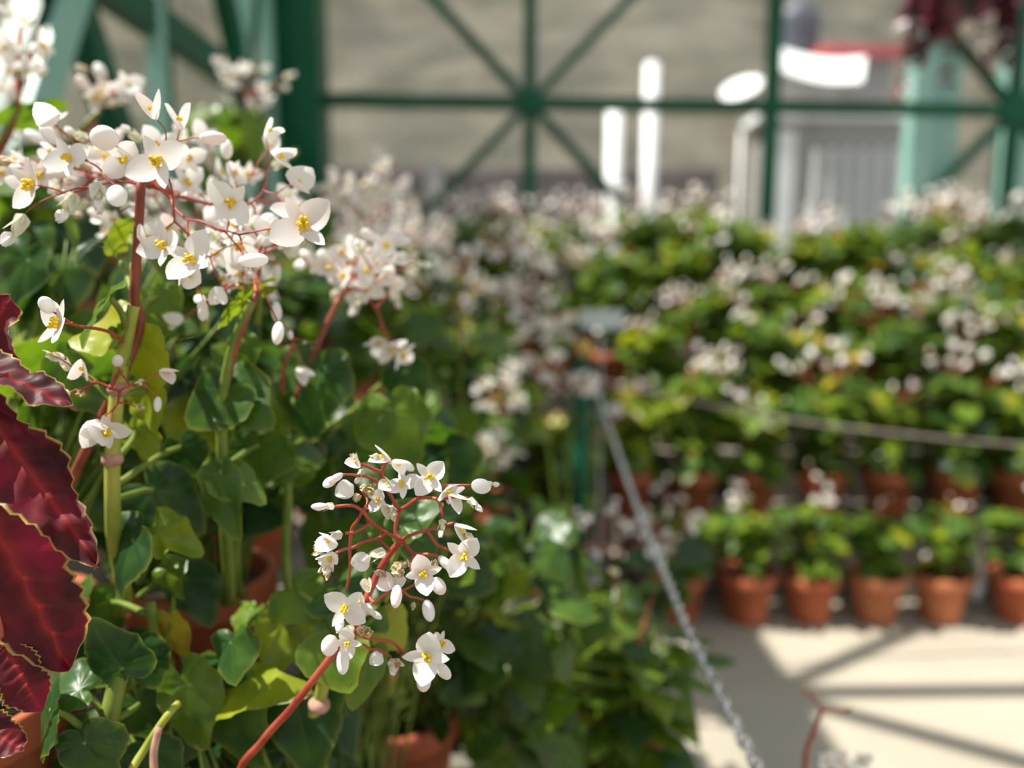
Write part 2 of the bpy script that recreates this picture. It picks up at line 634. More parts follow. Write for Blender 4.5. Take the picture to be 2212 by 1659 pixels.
def umbel(mb, origin, targets, rnd, r=0.0016, mat='redstalk', level=0):
    """a forked red stalk from origin to each target, splitting in two or three again and again"""
    origin = V(origin)
    n = len(targets)
    if n == 0:
        return
    if n == 1:
        e = targets[0]
        m_ = origin.lerp(e, 0.55) + V((rnd.uniform(-1, 1), rnd.uniform(-1, 1), rnd.uniform(0.2, 1))) * (e - origin).length * 0.09
        tube(mb, [origin, m_, e], r, r * 0.7, mat, 5, 3)
        return
    c = sum(targets, V((0, 0, 0))) / n
    j = origin.lerp(c, 0.42 if level else 0.30)
    m_ = origin.lerp(j, 0.5) + V((rnd.uniform(-1, 1), rnd.uniform(-1, 1), rnd.uniform(-.3, 1))) * (j - origin).length * 0.1
    tube(mb, [origin, m_, j], r, r * 0.85, mat, 6, 3)
    # split along the widest direction
    best = max(((targets[a], targets[b]) for a in range(n) for b in range(a + 1, n)), key=lambda ab: (ab[0] - ab[1]).length_squared)
    A = [t for t in targets if (t - best[0]).length <= (t - best[1]).length]
    Bq = [t for t in targets if not (t - best[0]).length <= (t - best[1]).length]
    blob(mb, j, (0, 0, 1), r * 1.35, r * 1.35, mat, 6, 4)
    umbel(mb, j, A, rnd, r * 0.85, mat, level + 1)
    umbel(mb, j, Bq, rnd, r * 0.85, mat, level + 1)


# ------------------------------------------------------------------ the setting
m = MB(); box(m, (-1.9, -2.0, -0.2), (5.5, 6.2, 0.0), 'floor')
tag(m.build('floor', smooth=False), kind='structure')
# low concrete steps that carry the pots (left: rising to the left wall; right: rising to the back wall)
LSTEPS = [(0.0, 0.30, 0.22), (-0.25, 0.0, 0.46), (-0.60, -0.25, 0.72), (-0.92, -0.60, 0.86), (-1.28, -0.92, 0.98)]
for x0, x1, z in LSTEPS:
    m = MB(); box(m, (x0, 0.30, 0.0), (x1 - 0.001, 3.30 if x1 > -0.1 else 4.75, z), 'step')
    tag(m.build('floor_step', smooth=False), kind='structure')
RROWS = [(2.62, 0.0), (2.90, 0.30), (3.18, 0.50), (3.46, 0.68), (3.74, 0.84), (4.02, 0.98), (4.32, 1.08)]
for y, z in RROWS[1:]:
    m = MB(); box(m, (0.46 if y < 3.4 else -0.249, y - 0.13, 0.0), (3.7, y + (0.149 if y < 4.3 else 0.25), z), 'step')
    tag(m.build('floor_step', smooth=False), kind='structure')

# terrain outside: a dry hillside rising behind and to the left
m = MB()
nx, ny = 60, 44
vs_, fs = [], []
for j in range(ny + 1):
    for i in range(nx + 1):
        x = -70 + 130 * i / nx
        y = -20 + 100 * j / ny
        dx = max(0, -x - 7.5) * 0.8
        dy = max(0, y - 10.5)
        r_ = math.hypot(dx, dy)
        z = -0.25 + r_ * 0.62 + noise.noise(V((x * 0.13, y * 0.13, 0))) * min(3.0, r_ * 0.35)
        vs_.append(V((x, y, z)))
for j in range(ny):
    for i in range(nx):
        a = j * (nx + 1) + i
        fs.append((a, a + 1, a + nx + 2, a + nx + 1))
m.add(vs_, fs, 'hill')
tag(m.build('hillside'), kind='structure')

# greenhouse frame
GP = 'paint'


def steel_frame(name, label, loc):
    return thing(name, label, 'frame', loc)


AL = R(4.0)
X0, Y0 = -1.30, 5.1


def W(s, z):
    return V((X0 + s * math.cos(AL), Y0 + s * math.sin(AL), z))


def s_of(px):
    k = (px - 1106) / F
    return (k * Y0 - X0) / (math.cos(AL) - k * math.sin(AL))


back = steel_frame('wall_frame', 'glossy green steel wall frame with star-shaped bracing behind the plants, facing the camera', (X0, Y0, 0))
yn = V((math.sin(-AL), math.cos(AL), 0))
m = MB(); bar(m, W(0, 0), W(0, 3.85), 0.27, 0.27, GP, (1, 0, 0)); m.build('post', back, False)
hub1, post1, hub2 = s_of(1143), s_of(1645), s_of(2150)
post2 = hub2 + (hub2 - post1)
zb = 2.27
for s in (post1, post2):
    m = MB(); bar(m, W(s, 0), W(s, 3.85), 0.085, 0.085, GP, (1, 0, 0)); m.build('post', back, False)
m = MB(); bar(m, W(0.1, zb), W(post2, zb), 0.075, 0.075, GP, (0, 0, 1)); m.build('cross_rail', back, False)
m = MB(); bar(m, W(0.1, 3.78), W(post2, 3.78), 0.12, 0.12, GP, (0, 0, 1)); m.build('top_rail', back, False)
for s, lo, hi in ((hub1, 0.12, post1), (hub2, post1, post2)):
    m = MB(); bar(m, W(s, 0.05), W(s, 3.75), 0.075, 0.06, GP, (1, 0, 0)); m.build('upright', back, False)
    hw = (hi - lo) / 2
    for sx in (-1, 1):
        for sz in (-1, 1):
            e = W(s + sx * 1.42, zb + sz * 1.45)
            m = MB(); bar(m, W(s, zb), e, 0.07, 0.05, GP, yn); m.build('brace', back, False)
    m = MB(); box(m, (-0.075, -0.035, -0.075), (0.075, 0.035, 0.075), GP, Matrix.Translation(W(s, zb)) @ Matrix.Rotation(PI / 4, 4, 'Y'))
    m.build('hub_plate', back, False)

left = steel_frame('wall_frame', 'dark green steel wall frame with crossing bars and painted-on sun glare, upper left', (-1.46, 2.7, 0))
XL = -1.46


def WL(y, z):
    return V((XL, y, z))


for y in (-1.4, 1.25, 3.42, 5.0):
    m = MB(); bar(m, WL(y, 0), WL(y, 3.75), 0.07, 0.09, GP, (1, 0, 0)); m.build('post', left, False)
m = MB(); bar(m, WL(-2, 2.22), WL(5.0, 2.22), 0.09, 0.13, GP, (1, 0, 0)); m.build('cross_rail', left, False)
m = MB(); bar(m, WL(-2, 3.75), WL(5.05, 3.75), 0.15, 0.15, GP, (1, 0, 0)); m.build('top_rail', left, False)
for y in (2.70, 4.45):
    if y != 2.70:
        m = MB(); bar(m, WL(y, 0), WL(y, 3.7), 0.05, 0.07, GP, (1, 0, 0)); m.build('upright', left, False)
    for sy in (-1, 1):
        for sz in (-1, 1):
            e = WL(y + sy * (0.9 if not (y > 4 and sy > 0) else 0.55), 2.22 + sz * 1.45)
            m = MB(); bar(m, WL(y, 2.22), e, 0.09, 0.11, GP, (1, 0, 0)); m.build('brace', left, False)

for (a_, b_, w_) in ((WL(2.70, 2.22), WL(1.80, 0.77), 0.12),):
    m = MB(); bar(m, a_ + V((.1, 0, 0)), b_ + V((.1, 0, 0)), 0.02, w_, 'palepaint_glare', (1, 0, 0)); m.build('painted_glare_brace', left, False)  # thin pale bar over the green brace: sun reflection put into the colour
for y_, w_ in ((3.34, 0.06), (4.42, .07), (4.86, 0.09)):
    m = MB(); bar(m, WL(y_, 0) + V((.02, 0, 0)), WL(y_, 3.7) + V((.02, 0, 0)), 0.06, w_, 'palepaint_glare', (1, 0, 0)); m.build('painted_glare_upright', left, False)  # added pale bars: sun glare on the green posts, painted in

roof = steel_frame('roof_frame', 'green steel roof bars above the plants', (-1.46, 2.7, 3.75))
RX, RZ = 1.2, 4.75
m = MB(); bar(m, (RX, -2, RZ), (RX, 6.0, RZ), 0.08, 0.08, GP, (1, 0, 0)); m.build('ridge', roof, False)
for y in (-2.2, 1.90):
    m = MB(); bar(m, (XL, y, 3.8), (RX, y, RZ), 0.07, 0.07, GP, (0, 1, 0)); m.build('rafter', roof, False)
    for sy in (-1, 1):
        m = MB(); bar(m, (XL, y, 3.8), (RX, y + sy * 2.05, RZ), 0.06, 0.07, GP, (0, 1, 0)); m.build('brace', roof, False)
m = MB(); bar(m, (RX, 1.9, RZ), (3.9, 1.9, 3.8), 0.07, 0.07, GP, (0, 1, 0)); m.build('rafter', roof, False)
m = MB(); bar(m, (3.9, -2, 3.75), (3.9, 5.5, 3.75), 0.12, 0.12, GP, (0, 1, 0)); m.build('eave_rail', roof, False)
for y in (-1.9, 1.8, 5.4):
    m = MB(); bar(m, (3.9, y, 0), (3.9, y, 3.75), 0.09, 0.09, GP, (0, 1, 0)); m.build('post', roof, False)
# glazing
m = MB(); box(m, (XL - 0.07, -1.9, 0.4), (XL - 0.064, 4.95, 3.7), 'glass'); tag(m.build('window_1', smooth=False), kind='structure')
m = MB(); a, b = W(0.15, 0.4) + yn * 0.06, W(post2, 3.7) + yn * 0.06
m.add([V((a.x, a.y, 0.4)), V((b.x, b.y, 0.4)), V((b.x, b.y, 3.7)), V((a.x, a.y, 3.7)),
       V((a.x, a.y + .006, 0.4)), V((b.x, b.y + .006, 0.4)), V((b.x, b.y + .006, 3.7)), V((a.x, a.y + .006, 3.7))],
      [(0, 1, 2, 3), (7, 6, 5, 4), (0, 4, 5, 1), (2, 6, 7, 3), (1, 5, 6, 2), (0, 3, 7, 4)], 'glass')
tag(m.build('window_2', smooth=False), kind='structure')

# pale turquoise posts just beyond the back wall on the right
for px, w_, lab in ((1975, 0.12, 'pale turquoise post outside, between the white house and the dark red hanging plant'),
                    (2190, 0.24, 'pale turquoise post at the right edge, outside behind the hanging plant')):
    p = at(px, 300, 6.4)
    m = MB(); bar(m, (p.x, p.y, -0.25), (p.x, p.y, 3.5), w_, 0.15, 'palepaint_glare', (1, 0, 0))
    box(m, (p.x - w_ * 0.7, p.y - 0.1, -0.25), (p.x + w_ * 0.7, p.y + 0.1, -0.17), 'palepaint_glare')
    tag(m.build('painted_post', smooth=False), lab, 'post')
p = at(2035, 180, 6.5)
m = MB(); box(m, (p.x - 0.10, p.y, p.z - 0.9), (p.x + 0.16, p.y + 0.03, p.z + 0.35), 'palepaint_glare')
box(m, (p.x - 0.2, p.y - 0.02, p.z - 0.95), (p.x - 0.16, p.y + 0.05, -0.25 + 0.0), 'palepaint_glare')
tag(m.build('painted_board', smooth=False), 'pale turquoise panel outside behind the hanging dark red plant', 'board')

# terrace walls and house outside
m = MB(); box(m, (-14, 11.6, -0.5), (2.95, 12.2, 2.55), 'pinkwall'); box(m, (-14, 11.5, 2.55), (2.95, 12.3, 2.68), 'pinkwall')
a = at(938, 300, 11.5); box(m, (a.x - 0.12, 11.35, -0.5), (a.x + 0.12, 11.6, 2.75), 'greywall')
tag(m.build('stone_wall', smooth=False), 'long pinkish brown terrace wall outside behind the green frame', 'wall')
m = MB(); box(m, (-9, 7.6, -0.5), (-8.6, 13, 2.1), 'greywall'); box(m, (-9.05, 7.55, 2.1), (-8.55, 13.05, 2.2), 'greywall')
tag(m.build('garden_wall', smooth=False), 'low pale grey wall outside beyond the left wall frame', 'wall')
for (px, py0, py1, y, lab) in ((1408, 140, 360, 9.5, 'taller of two sunlit white poles outside behind the green cross rail'),
                               (1328, 235, 430, 8.5, 'shorter of two sunlit white poles outside, left of the taller one')):
    a = at(px, py0, y)
    m = MB(); tube(m, [V((a.x, y, -0.3)), V((a.x, y, a.z))], 0.09, 0.085, 'white', 10, 1)
    blob(m, V((a.x, y, a.z)), (0, 0, 1), 0.04, 0.075, 'white', 10, 5)
    tag(m.build('white_pole'), lab, 'pole')
a = at(1604, 200, 9.8)
m = MB()
mt = V((-.40, -.50, .75)).to_track_quat('Z', 'Y').to_matrix().to_4x4()
lathe(m, [(0.0, 0.0), (0.1, 0.008), (0.19, 0.03), (0.25, 0.06), (0.245, 0.07), (0.18, 0.042), (0.0, 0.012)], 'white', a, 20, mt)
tube(m, [V((a.x, 9.8, -0.3)), V((a.x, 9.8, a.z))], 0.022, 0.02, 'white', 8, 1)
tag(m.build('white_disc'), 'bright white tilted disc on a thin pole outside, left of the white house', 'disc')
house = thing('white_house', 'white outbuilding with sunlit white awning and red roof edge outside at the upper right', 'house', (5.0, 12.5, 0))
a, b = at(1655, 262, 12.0), at(1952, 262, 12.0)
m = MB(); box(m, (a.x, 12.0, -0.5), (b.x, 12.7, a.z), 'greywall'); m.build('wall', house, False)
m = MB(); box(m, (a.x - 0.15, 11.9, a.z), (b.x + 0.15, 12.75, a.z + 0.12), 'white'); m.build('ledge', house, False)
c0, c1 = at(1660, 150, 12.2), at(1955, 100, 12.2)
m = MB(); box(m, (a.x + 0.2, 12.5, a.z + 0.12), (b.x, 13.0, c1.z - 0.1), 'greywall'); m.build('upper_wall', house, False)
m = MB(); box(m, (a.x + 0.9, 12.3, c1.z - 0.10), (b.x + 0.1, 13.7, c1.z + 0.06), 'redtrim'); m.build('roof_edge', house, False)
m = MB()
P = [at(1662, 138, 11.9), at(1690, 100, 12.3), at(1875, 150, 11.6), at(1862, 172, 11.3)]
q0, q1, q2, q3 = at(1668, 95, 12.3), at(1870, 122, 12.3), at(1862, 176, 11.3), at(1662, 140, 11.3)
vsx = []
for i in range(9):
    for j in range(5):
        u, v = i / 8, j / 4
        pt = q0.lerp(q1, u).lerp(q3.lerp(q2, u), v)
        vsx.append(pt + V((0, 0, -0.10 * math.sin(PI * u))))
top = [(i * 5 + j, i * 5 + j + 1, (i + 1) * 5 + j + 1, (i + 1) * 5 + j) for i in range(8) for j in range(4)]
m.add(vsx, top, 'white')
m.add([v - V((0, 0, 0.03)) for v in vsx], [f[::-1] for f in top], 'white')
m.build('awning', house)
m = MB(); box(m, (a.x - 0.02, 11.93, -0.4), (a.x + 0.42, 12.0, a.z - 0.15), 'white'); m.build('door_panel', house, False)
for i in range(6):
    x = a.x + 0.7 + i * 0.23
    m = MB(); box(m, (x, 11.9, 0.3), (x + 0.07, 11.98, a.z - 0.4), 'white'); m.build('railing_bar', house, False)
a = at(1722, 50, 13.2)
m = MB()
lathe(m, [(0.0, -0.42), (0.34, -0.42), (0.36, -0.3), (0.345, -0.25), (0.36, -0.2), (0.345, -0.1), (0.36, 0.0), (0.345, 0.1), (0.36, 0.2), (0.30, 0.33), (0.12, 0.42), (0.12, 0.48), (0.0, 0.49)],
      'tank', (a.x, 13.2, c1.z + 0.06 + 0.42), 24)
tag(m.build('water_tank'), 'black plastic water tank on the roof of the white house', 'tank')


# ------------------------------------------------------------------ pots and generic begonias
def pot_mesh(mb, base, h=0.17, r=0.094, mat='terracotta', mtx=None, soil=None):
    prof = [(0.0, 0.0), (r * 0.66, 0.0), (r * 0.70, 0.006), (r * 0.89, h * 0.80), (r * 0.985, h * 0.80), (r, h * 0.82), (r * 1.0, h * 0.985),
            (r * 0.98, h), (r * 0.90, h), (r * 0.88, h * 0.97), (r * 0.80, h * 0.72), (r * 0.62, 0.02), (0.0, 0.02)]
    lathe(mb, prof, mat, base, 28, mtx)


def soil_mesh(mb, base, h=0.17, r=0.094, mtx=None, rnd=random):
    vs_, fs = [V((0, 0, h * 0.88))], []
    for i in range(1, 4):
        for k in range(20):
            a = 2 * PI * k / 20
            q = i / 3 * r * 0.86
            vs_.append(V((q * math.cos(a), q * math.sin(a), h * 0.88 + (rnd.uniform(-0.004, 0.004) if i < 3 else -0.003))))
    for k in range(20):
        fs.append((0, 1 + k, 1 + (k + 1) % 20))
        for i in range(2):
            fs.append((1 + i * 20 + k, 1 + (i + 1) * 20 + k, 1 + (i + 1) * 20 + (k + 1) % 20, 1 + i * 20 + (k + 1) % 20))
    vs_ = [(mtx @ v if mtx is not None else v) + V(base) for v in vs_]
    mb.add(vs_, fs, 'soil')


def make_plant(seed, height, spread, nleaf, lsize, ncl, nfl, fsize, tint=(0.25, 0.65), cl_rise=0.06, pot='terracotta', cl_spread=0.05):
    """a potted begonia built at the origin: pot, soil, stems, foliage, flower clusters"""
    rnd = random.Random(seed)
    root = thing('potted_begonia', None, None)
    m = MB(); pot_mesh(m, (0, 0, 0), mat=pot); m.build('pot', root)
    m = MB(); soil_mesh(m, (0, 0, 0), rnd=rnd); m.build('soil', root)
    ms, ml = MB(), MB()
    tops = []
    ns = 5
    stems = []
    for i in range(ns):
        a = 2 * PI * i / ns + rnd.uniform(-0.4, 0.4)
        q = rnd.uniform(0.3, 0.9) * spread
        h = height * rnd.uniform(0.7, 0.95)
        pts = [V((0.02 * math.cos(a), 0.02 * math.sin(a), 0.14)), V((q * 0.45 * math.cos(a), q * 0.45 * math.sin(a), 0.15 + h * 0.55)),
               V((q * math.cos(a), q * math.sin(a), 0.15 + h))]
        tube(ms, pts, 0.006, 0.0035, 'greencane', 6, 3)
        stems.append(smooth_line(pts, 6))
        tops.append(pts[-1])
    for i in range(nleaf):
        st = rnd.choice(stems)
        k = int(rnd.uniform(0.15, 1.0) ** 0.8 * (len(st) - 1))
        a = rnd.uniform(0, 2 * PI)
        out = V((math.cos(a), math.sin(a), 0))
        L = lsize * rnd.uniform(0.7, 1.2)
        hub = st[k] + out * rnd.uniform(0.02, 0.07) + V((0, 0, rnd.uniform(0.0, 0.05)))
        rad = V((hub.x, hub.y, 0))
        if rad.length > spread * 1.35:
            hub -= rad * (1 - spread * 1.35 / rad.length)
        tipd = (out + V((hub.x, hub.y, 0)) * 4 + V((0, 0, rnd.uniform(-0.9, 0.25)))).normalized()
        nrm = V((rnd.uniform(-.5, .5), rnd.uniform(-.5, .5), 1)) + out * 0.5
        leaf(ml, hub, hub + tipd * L, nrm, rnd, rnd.uniform(0.85, 1.15), 'leaf', rnd.uniform(*tint) if rnd.random() > 0.08 else rnd.uniform(0.7, 0.95),
             2, 12, wave=0.06)
        tube(ms, [st[k], st[k].lerp(hub, 0.5) + V((0, 0, 0.006)), hub], 0.002, 0.0015, 'greencane', 4, 1)
    if nleaf > 100 and height > .28:      # leaves that hang over the pot's rim
        for i in range(20):
            a = rnd.uniform(0, 2 * PI)
            out = V((math.cos(a), math.sin(a), 0))
            hub = out * rnd.uniform(.075, .105) + V((0, 0, rnd.uniform(.17, .24)))
            leaf(ml, hub, hub + (out + V((0, 0, -rnd.uniform(.4, 1.4)))).normalized() * lsize * rnd.uniform(.7, 1.05), out + V((0, 0, .8)), rnd, 1.0, 'leaf', rnd.uniform(*tint), 2, 12)
            tube(ms, [V((0, 0, .145)), hub * .6 + V((0, 0, .08)), hub], .002, .0015, 'greencane', 4, 1)
    m_ = ms.build('stems', root)
    ml.build('foliage', root)
    for i in range(ncl):
        mc = MB()
        t0 = tops[i % len(tops)]
        c = t0 * 1.0 + V((rnd.uniform(-1, 1) * spread * 0.6, rnd.uniform(-1, 1) * spread * 0.6, cl_rise + rnd.uniform(0, 0.05)))
        tg = [c + V((rnd.gauss(0, cl_spread), rnd.gauss(0, cl_spread), rnd.gauss(0, cl_spread * 0.5))) for _ in range(nfl)]
        umbel(mc, t0, tg, rnd, 0.0022)
        for q in tg:
            f = (q - c).normalized() * .7 + V((rnd.uniform(-.7, .5), rnd.uniform(-.8, .4), rnd.uniform(.3, 1.2)))
            flower(mc, q, f, fsize * rnd.uniform(0.8, 1.15), rnd.choices(('open', 'pair', 'bud', 'dry', 'ovary'), (4, 3, 2, 1, 1))[0], rnd, lod=0)
        mc.build('flower_cluster', root)
    return root


used = set()


def place(root, loc, rz, label, cat, group, scale=1.0):
    if root.name in used:
        r = root.copy(); col.objects.link(r)
        for ch in list(root.children):
            c = ch.copy(); col.objects.link(c); c.parent = r
    else:
        r = root
        used.add(root.name)
    r.location = loc
    r.rotation_euler = (0, 0, rz)
    r.scale = (scale,) * 3
    for k in ('group',):
        if k in r:
            del r[k]
    tag(r, label, cat, group)
    return r


rnd = random.Random(11)
short = [make_plant(100 + i, 0.25, 0.085, 62, 0.066, 2, 3, 0.046, (0.22, 0.62)) for i in range(3)]
shortp = [make_plant(130 + i, 0.25, 0.09, 58, 0.068, 1, 3, 0.036, (0.25, 0.6), pot='paleterra') for i in range(2)]
leafy = [make_plant(200 + i, 0.30 + 0.045 * i, 0.11 + 0.012 * i, 105, 0.072, 1 + i % 3, 4, 0.064, (0.16, 0.64), cl_rise=.05, cl_spread=0.04 + 0.012 * (i % 2)) for i in range(5)]
bloom = [make_plant(300 + i, 0.34 + 0.05 * i, 0.12, 84, 0.072, 3, 10, 0.050, (0.15, 0.55), 0.07, cl_spread=0.06) for i in range(3)]
low = [make_plant(400 + i, 0.26, 0.13, 120, 0.055, 1, 3, 0.03, (0.18, 0.62)) for i in range(3)]

RANK = ['third', 'fourth', 'fifth', 'sixth', 'backmost']
NTH = ['leftmost'] + [w + ' from the left' for w in 'second third fourth fifth sixth seventh eighth ninth tenth eleventh twelfth thirteenth fourteenth fifteenth sixteenth seventeenth eighteenth nineteenth twentieth'.split()]
DEP = ['nearest the lens'] + [w + ' counted from the lens' for w in 'second third fourth fifth sixth seventh eighth ninth tenth eleventh twelfth thirteenth fourteenth fifteenth sixteenth'.split()]
LST = ['', 'second', 'middle', 'fourth', 'topmost']
ORD = ['leftmost', 'second from left', 'third from left', 'fourth from left', 'fifth from left', 'sixth from left', 'seventh from left', 'eighth from left']
# bottom row on the floor
xs0 = [at(px, 1370, 2.62).x for px in (1462, 1608, 1745, 1886, 2024, 2192)]
desc0 = ['small pot half hidden by the white flowers at the chain', 'dark red-brown terracotta pot with a wide leafy begonia', 'orange terracotta pot with yellowish leaf at the rim',
         'pale orange terracotta pot with upright leafy begonia', 'pale orange terracotta pot in front of the white hose', 'orange terracotta pot cut by the right picture edge']
for i, x in enumerate(xs0):
    pr = (short[0], short[1], short[2], shortp[0], shortp[1], short[0])[i]
    place(pr, (x, RROWS[0][0], 0), rnd.uniform(0, 6.28), desc0[i] + ', bottom row on the floor', 'potted plant', 'potted begonias in the bottom row', 1.0 if i != 1 else 1.05)
place(short[1], (xs0[-1] + 0.24, RROWS[0][0], 0), 2.0, 'terracotta pot with begonia beyond the right edge, bottom row on the floor', 'potted plant', 'potted begonias in the bottom row')
xs1 = [at(px, 1127, 2.90).x for px in (1360, 1490, 1622, 1765, 1905, 2048, 2182)] + [2.07, 2.32]
for i, x in enumerate(xs1):
    pr = leafy[(i * 2) % 4]
    lab = 'leafy terracotta potted begonia on the lowest right step, %s in its row' % (ORD[i] if i < 8 else 'last')
    place(pr, (x, RROWS[1][0] - 0.02, 0.30), rnd.uniform(0, 6.28), lab, 'potted plant', 'potted begonias on the lowest right step', 1.0)
for k, (y, z) in enumerate(RROWS[2:]):
    x = (0.58 if y < 3.4 else -0.13) + rnd.uniform(0, 0.08)
    q = 0
    xmax = 2.2 + 0.28 * k
    while x < xmax:
        pr = (rnd.choice(bloom + leafy[3:]) if x < 0.75 else rnd.choice(leafy + leafy + bloom[:1])) if k > 0 else rnd.choice(leafy + bloom[:1])
        pxx = 1106 + F * x / y
        place(pr, (x, y + rnd.uniform(-0.02, 0.02), z), rnd.uniform(0, 6.28),
              'leafy begonia in the %s rank of the right steps, %s' % (RANK[k], NTH[q]), 'potted plant', 'begonias in the dense ranks on the right steps', rnd.uniform(0.78, 1.08) * (0.72 if k > 2 and 1585 < pxx < 1775 else 1.0) * (0.88 if k > 3 else 1.0))
        x += rnd.uniform(0.21, 0.265)
        q += 1

# left steps: ranks beyond the near plants
KEEP = [(-0.75, 0.92), (-0.57, 1.42), (-0.38, 1.55), (-0.10, 1.58), (-0.09, 2.06), (0.14, 1.95), (-0.09, 1.81), (0.16, 1.50), (0.20, 2.2), (0.28, 2.45), (-0.147, 1.0)]
for k, (x0, x1, z) in enumerate(LSTEPS):
    y = (1.18, 1.42, 1.25, 1.15, 1.25)[k]
    xc = (x0 + x1) / 2
    q = 0
    while y < (3.2 if k < 2 else 4.62):
        if k == 0:
            pr = rnd.choice(low if y < 2.6 else low + leafy[:1])
            s = rnd.uniform(0.95, 1.1)
            lab, grp = 'low dark green begonia along the left bench front, %s' % DEP[q], 'low green begonias along the left bench front'
            dx = 0.02
        else:
            pr = rnd.choice(bloom if y < 3.6 else bloom + leafy)
            s = rnd.uniform(0.88, 1.05) * (0.86 if k >= 3 else 1.0)
            lab, grp = 'white-flowering begonia on the %s step of the left bench, %s' % (LST[k], DEP[q]), 'white begonias crowded on the left bench'
            dx = 0
        xq = xc + dx + rnd.uniform(-0.015, 0.015)
        if all(math.hypot(xq - a_, y - b_) > (0.20 if a_ < .18 else 0.125) for a_, b_ in KEEP):
            place(pr, (xq, y, z), rnd.uniform(0, 6.28), lab, 'potted plant', grp, s)
            q += 1
        y += rnd.uniform(0.22, 0.27) if k == 0 else rnd.uniform(0.24, 0.30)
for pr in short + shortp + leafy + bloom + low:      # a kind that was never set out is removed again
    if pr.name not in used:
        for c in list(pr.children):
            bpy.data.objects.remove(c)
        bpy.data.objects.remove(pr)

# ------------------------------------------------------------------ barrier: green post, chain, cable, hose
pb = at(1257, 790, 2.2)
post = thing('barrier_post', 'green metal barrier post with ochre knob where the chain ends', 'post', (pb.x, pb.y, 0))
ptop = at(1260, 770, 2.2)
m = MB(); tube(m, [V((pb.x, pb.y, 0.0)), V((pb.x, pb.y, ptop.z))], 0.021, 0.021, GP, 16, 1); m.build('pole', post)
m = MB(); blob(m, V((pb.x, pb.y, ptop.z + 0.022)), (0, 0, 1), 0.028, 0.03, 'knob', 16, 10); m.build('knob', post)
m = MB(); lathe(m, [(0, 0), (0.075, 0), (0.075, 0.008), (0.03, 0.02), (0.0, 0.022)], GP, (pb.x, pb.y, 0.0), 20); m.build('foot_plate', post)
sg = at(1300, 690, 2.45)
m = MB(); box(m, (sg.x - 0.07, sg.y, sg.z - 0.03), (sg.x + 0.07, sg.y + 0.004, sg.z + 0.03), 'greysign', None)
tube(m, [V((sg.x, sg.y + 0.006, 0.0)), V((sg.x, sg.y + 0.006, sg.z))], 0.004, 0.004, 'greysign', 6, 1)
tag(m.build('plant_tag', smooth=False), 'small grey plant tag on a stake just behind the green barrier post', 'tag')


def link(mb, c, d, up, L, w, r, mat):
    d = V(d).normalized()
    s = V(up); s = (s - d * s.dot(d)).normalized()
    pts = []
    n = 12
    for k in range(n):
        a = 2 * PI * k / n
        x = math.cos(a) * w / 2
        y = math.sin(a) * w / 2 + (L - w) / 2 * (1 if math.sin(a) > 0 else -1 if math.sin(a) < 0 else 0)
        pts.append(V(c) + d * y + s * x)
    vs_, fs = [], []
    t = d.cross(s)
    for i, p in enumerate(pts):
        o = (p - V(c)).normalized()
        for k in range(6):
            b = 2 * PI * k / 6
            vs_.append(p + (o * math.cos(b) + t * math.sin(b)) * r)
    for i in range(n):
        for k in range(6):
            fs.append((i * 6 + k, ((i + 1) % n) * 6 + k, ((i + 1) % n) * 6 + (k + 1) % 6, i * 6 + (k + 1) % 6))
    mb.add(vs_, fs, mat)


def chain(mb, pts, L, w, r, mat):
    P = smooth_line(pts, 60)
    pitch = L - 2.2 * r
    acc = 0
    k = 0
    for a, b in zip(P, P[1:]):
        acc += (b - a).length
        if acc >= pitch:
            acc -= pitch
            d = b - a
            s, t = frame(d)
            q = (s + t) if k % 2 else (s - t)
            link(mb, b, d, q, L, w, r, mat)
            k += 1


c0 = V((pb.x + 0.02, pb.y - 0.01, ptop.z - 0.035))
cpts = [c0, at(1318, 930, 1.90), at(1372, 1085, 1.42), at(1437, 1245, 1.12), at(1500, 1395, 0.93), at(1570, 1530, 0.80), at(1648, 1680, 0.70), at(1760, 1880, 0.60)]
m = MB(); chain(m, cpts, 0.020, 0.011, 0.0020, 'steel')
tag(m.build('chain'), 'shiny steel chain running from the green post towards the lower right', 'chain')
m = MB()
c1p = [V((pb.x + 0.021, pb.y, ptop.z - 0.06)), at(1500, 868, 2.27), at(1700, 906, 2.3), at(1950, 938, 2.33), at(2212, 962, 2.36), at(2500, 975, 2.38)]
tube(m, c1p, 0.0048, 0.0048, 'rope', 8, 8)
tag(m.build('cable'), 'dull grey cable running to the right in front of the potted plants', 'cable')
h2 = c1p[-1]
m = MB(); tube(m, [V((h2.x, h2.y, 0)), V((h2.x, h2.y, h2.z + 0.05))], 0.021, 0.021, GP, 14, 1)
lathe(m, [(0, 0), (0.075, 0), (0.075, 0.008), (0.03, 0.02), (0.0, 0.022)], GP, (h2.x, h2.y, 0.0), 20)
tag(m.build('barrier_post'), 'green metal post holding the right end of the grey cable', 'post')
m = MB()
hp = [at(1990, 1290, 2.745), at(2012, 1165, 2.745), at(2045, 1140, 2.745), at(2085, 1152, 2.745), at(2112, 1200, 2.745), at(2118, 1260, 2.745), at(2102, 1330, 2.745)]
hp[0].z = 0.016; hp[-1].z = 0.016
tube(m, hp, 0.015, 0.015, 'white', 10, 5)
tag(m.build('white_hose'), 'thick white hose arching behind the pots of the bottom row', 'hose')

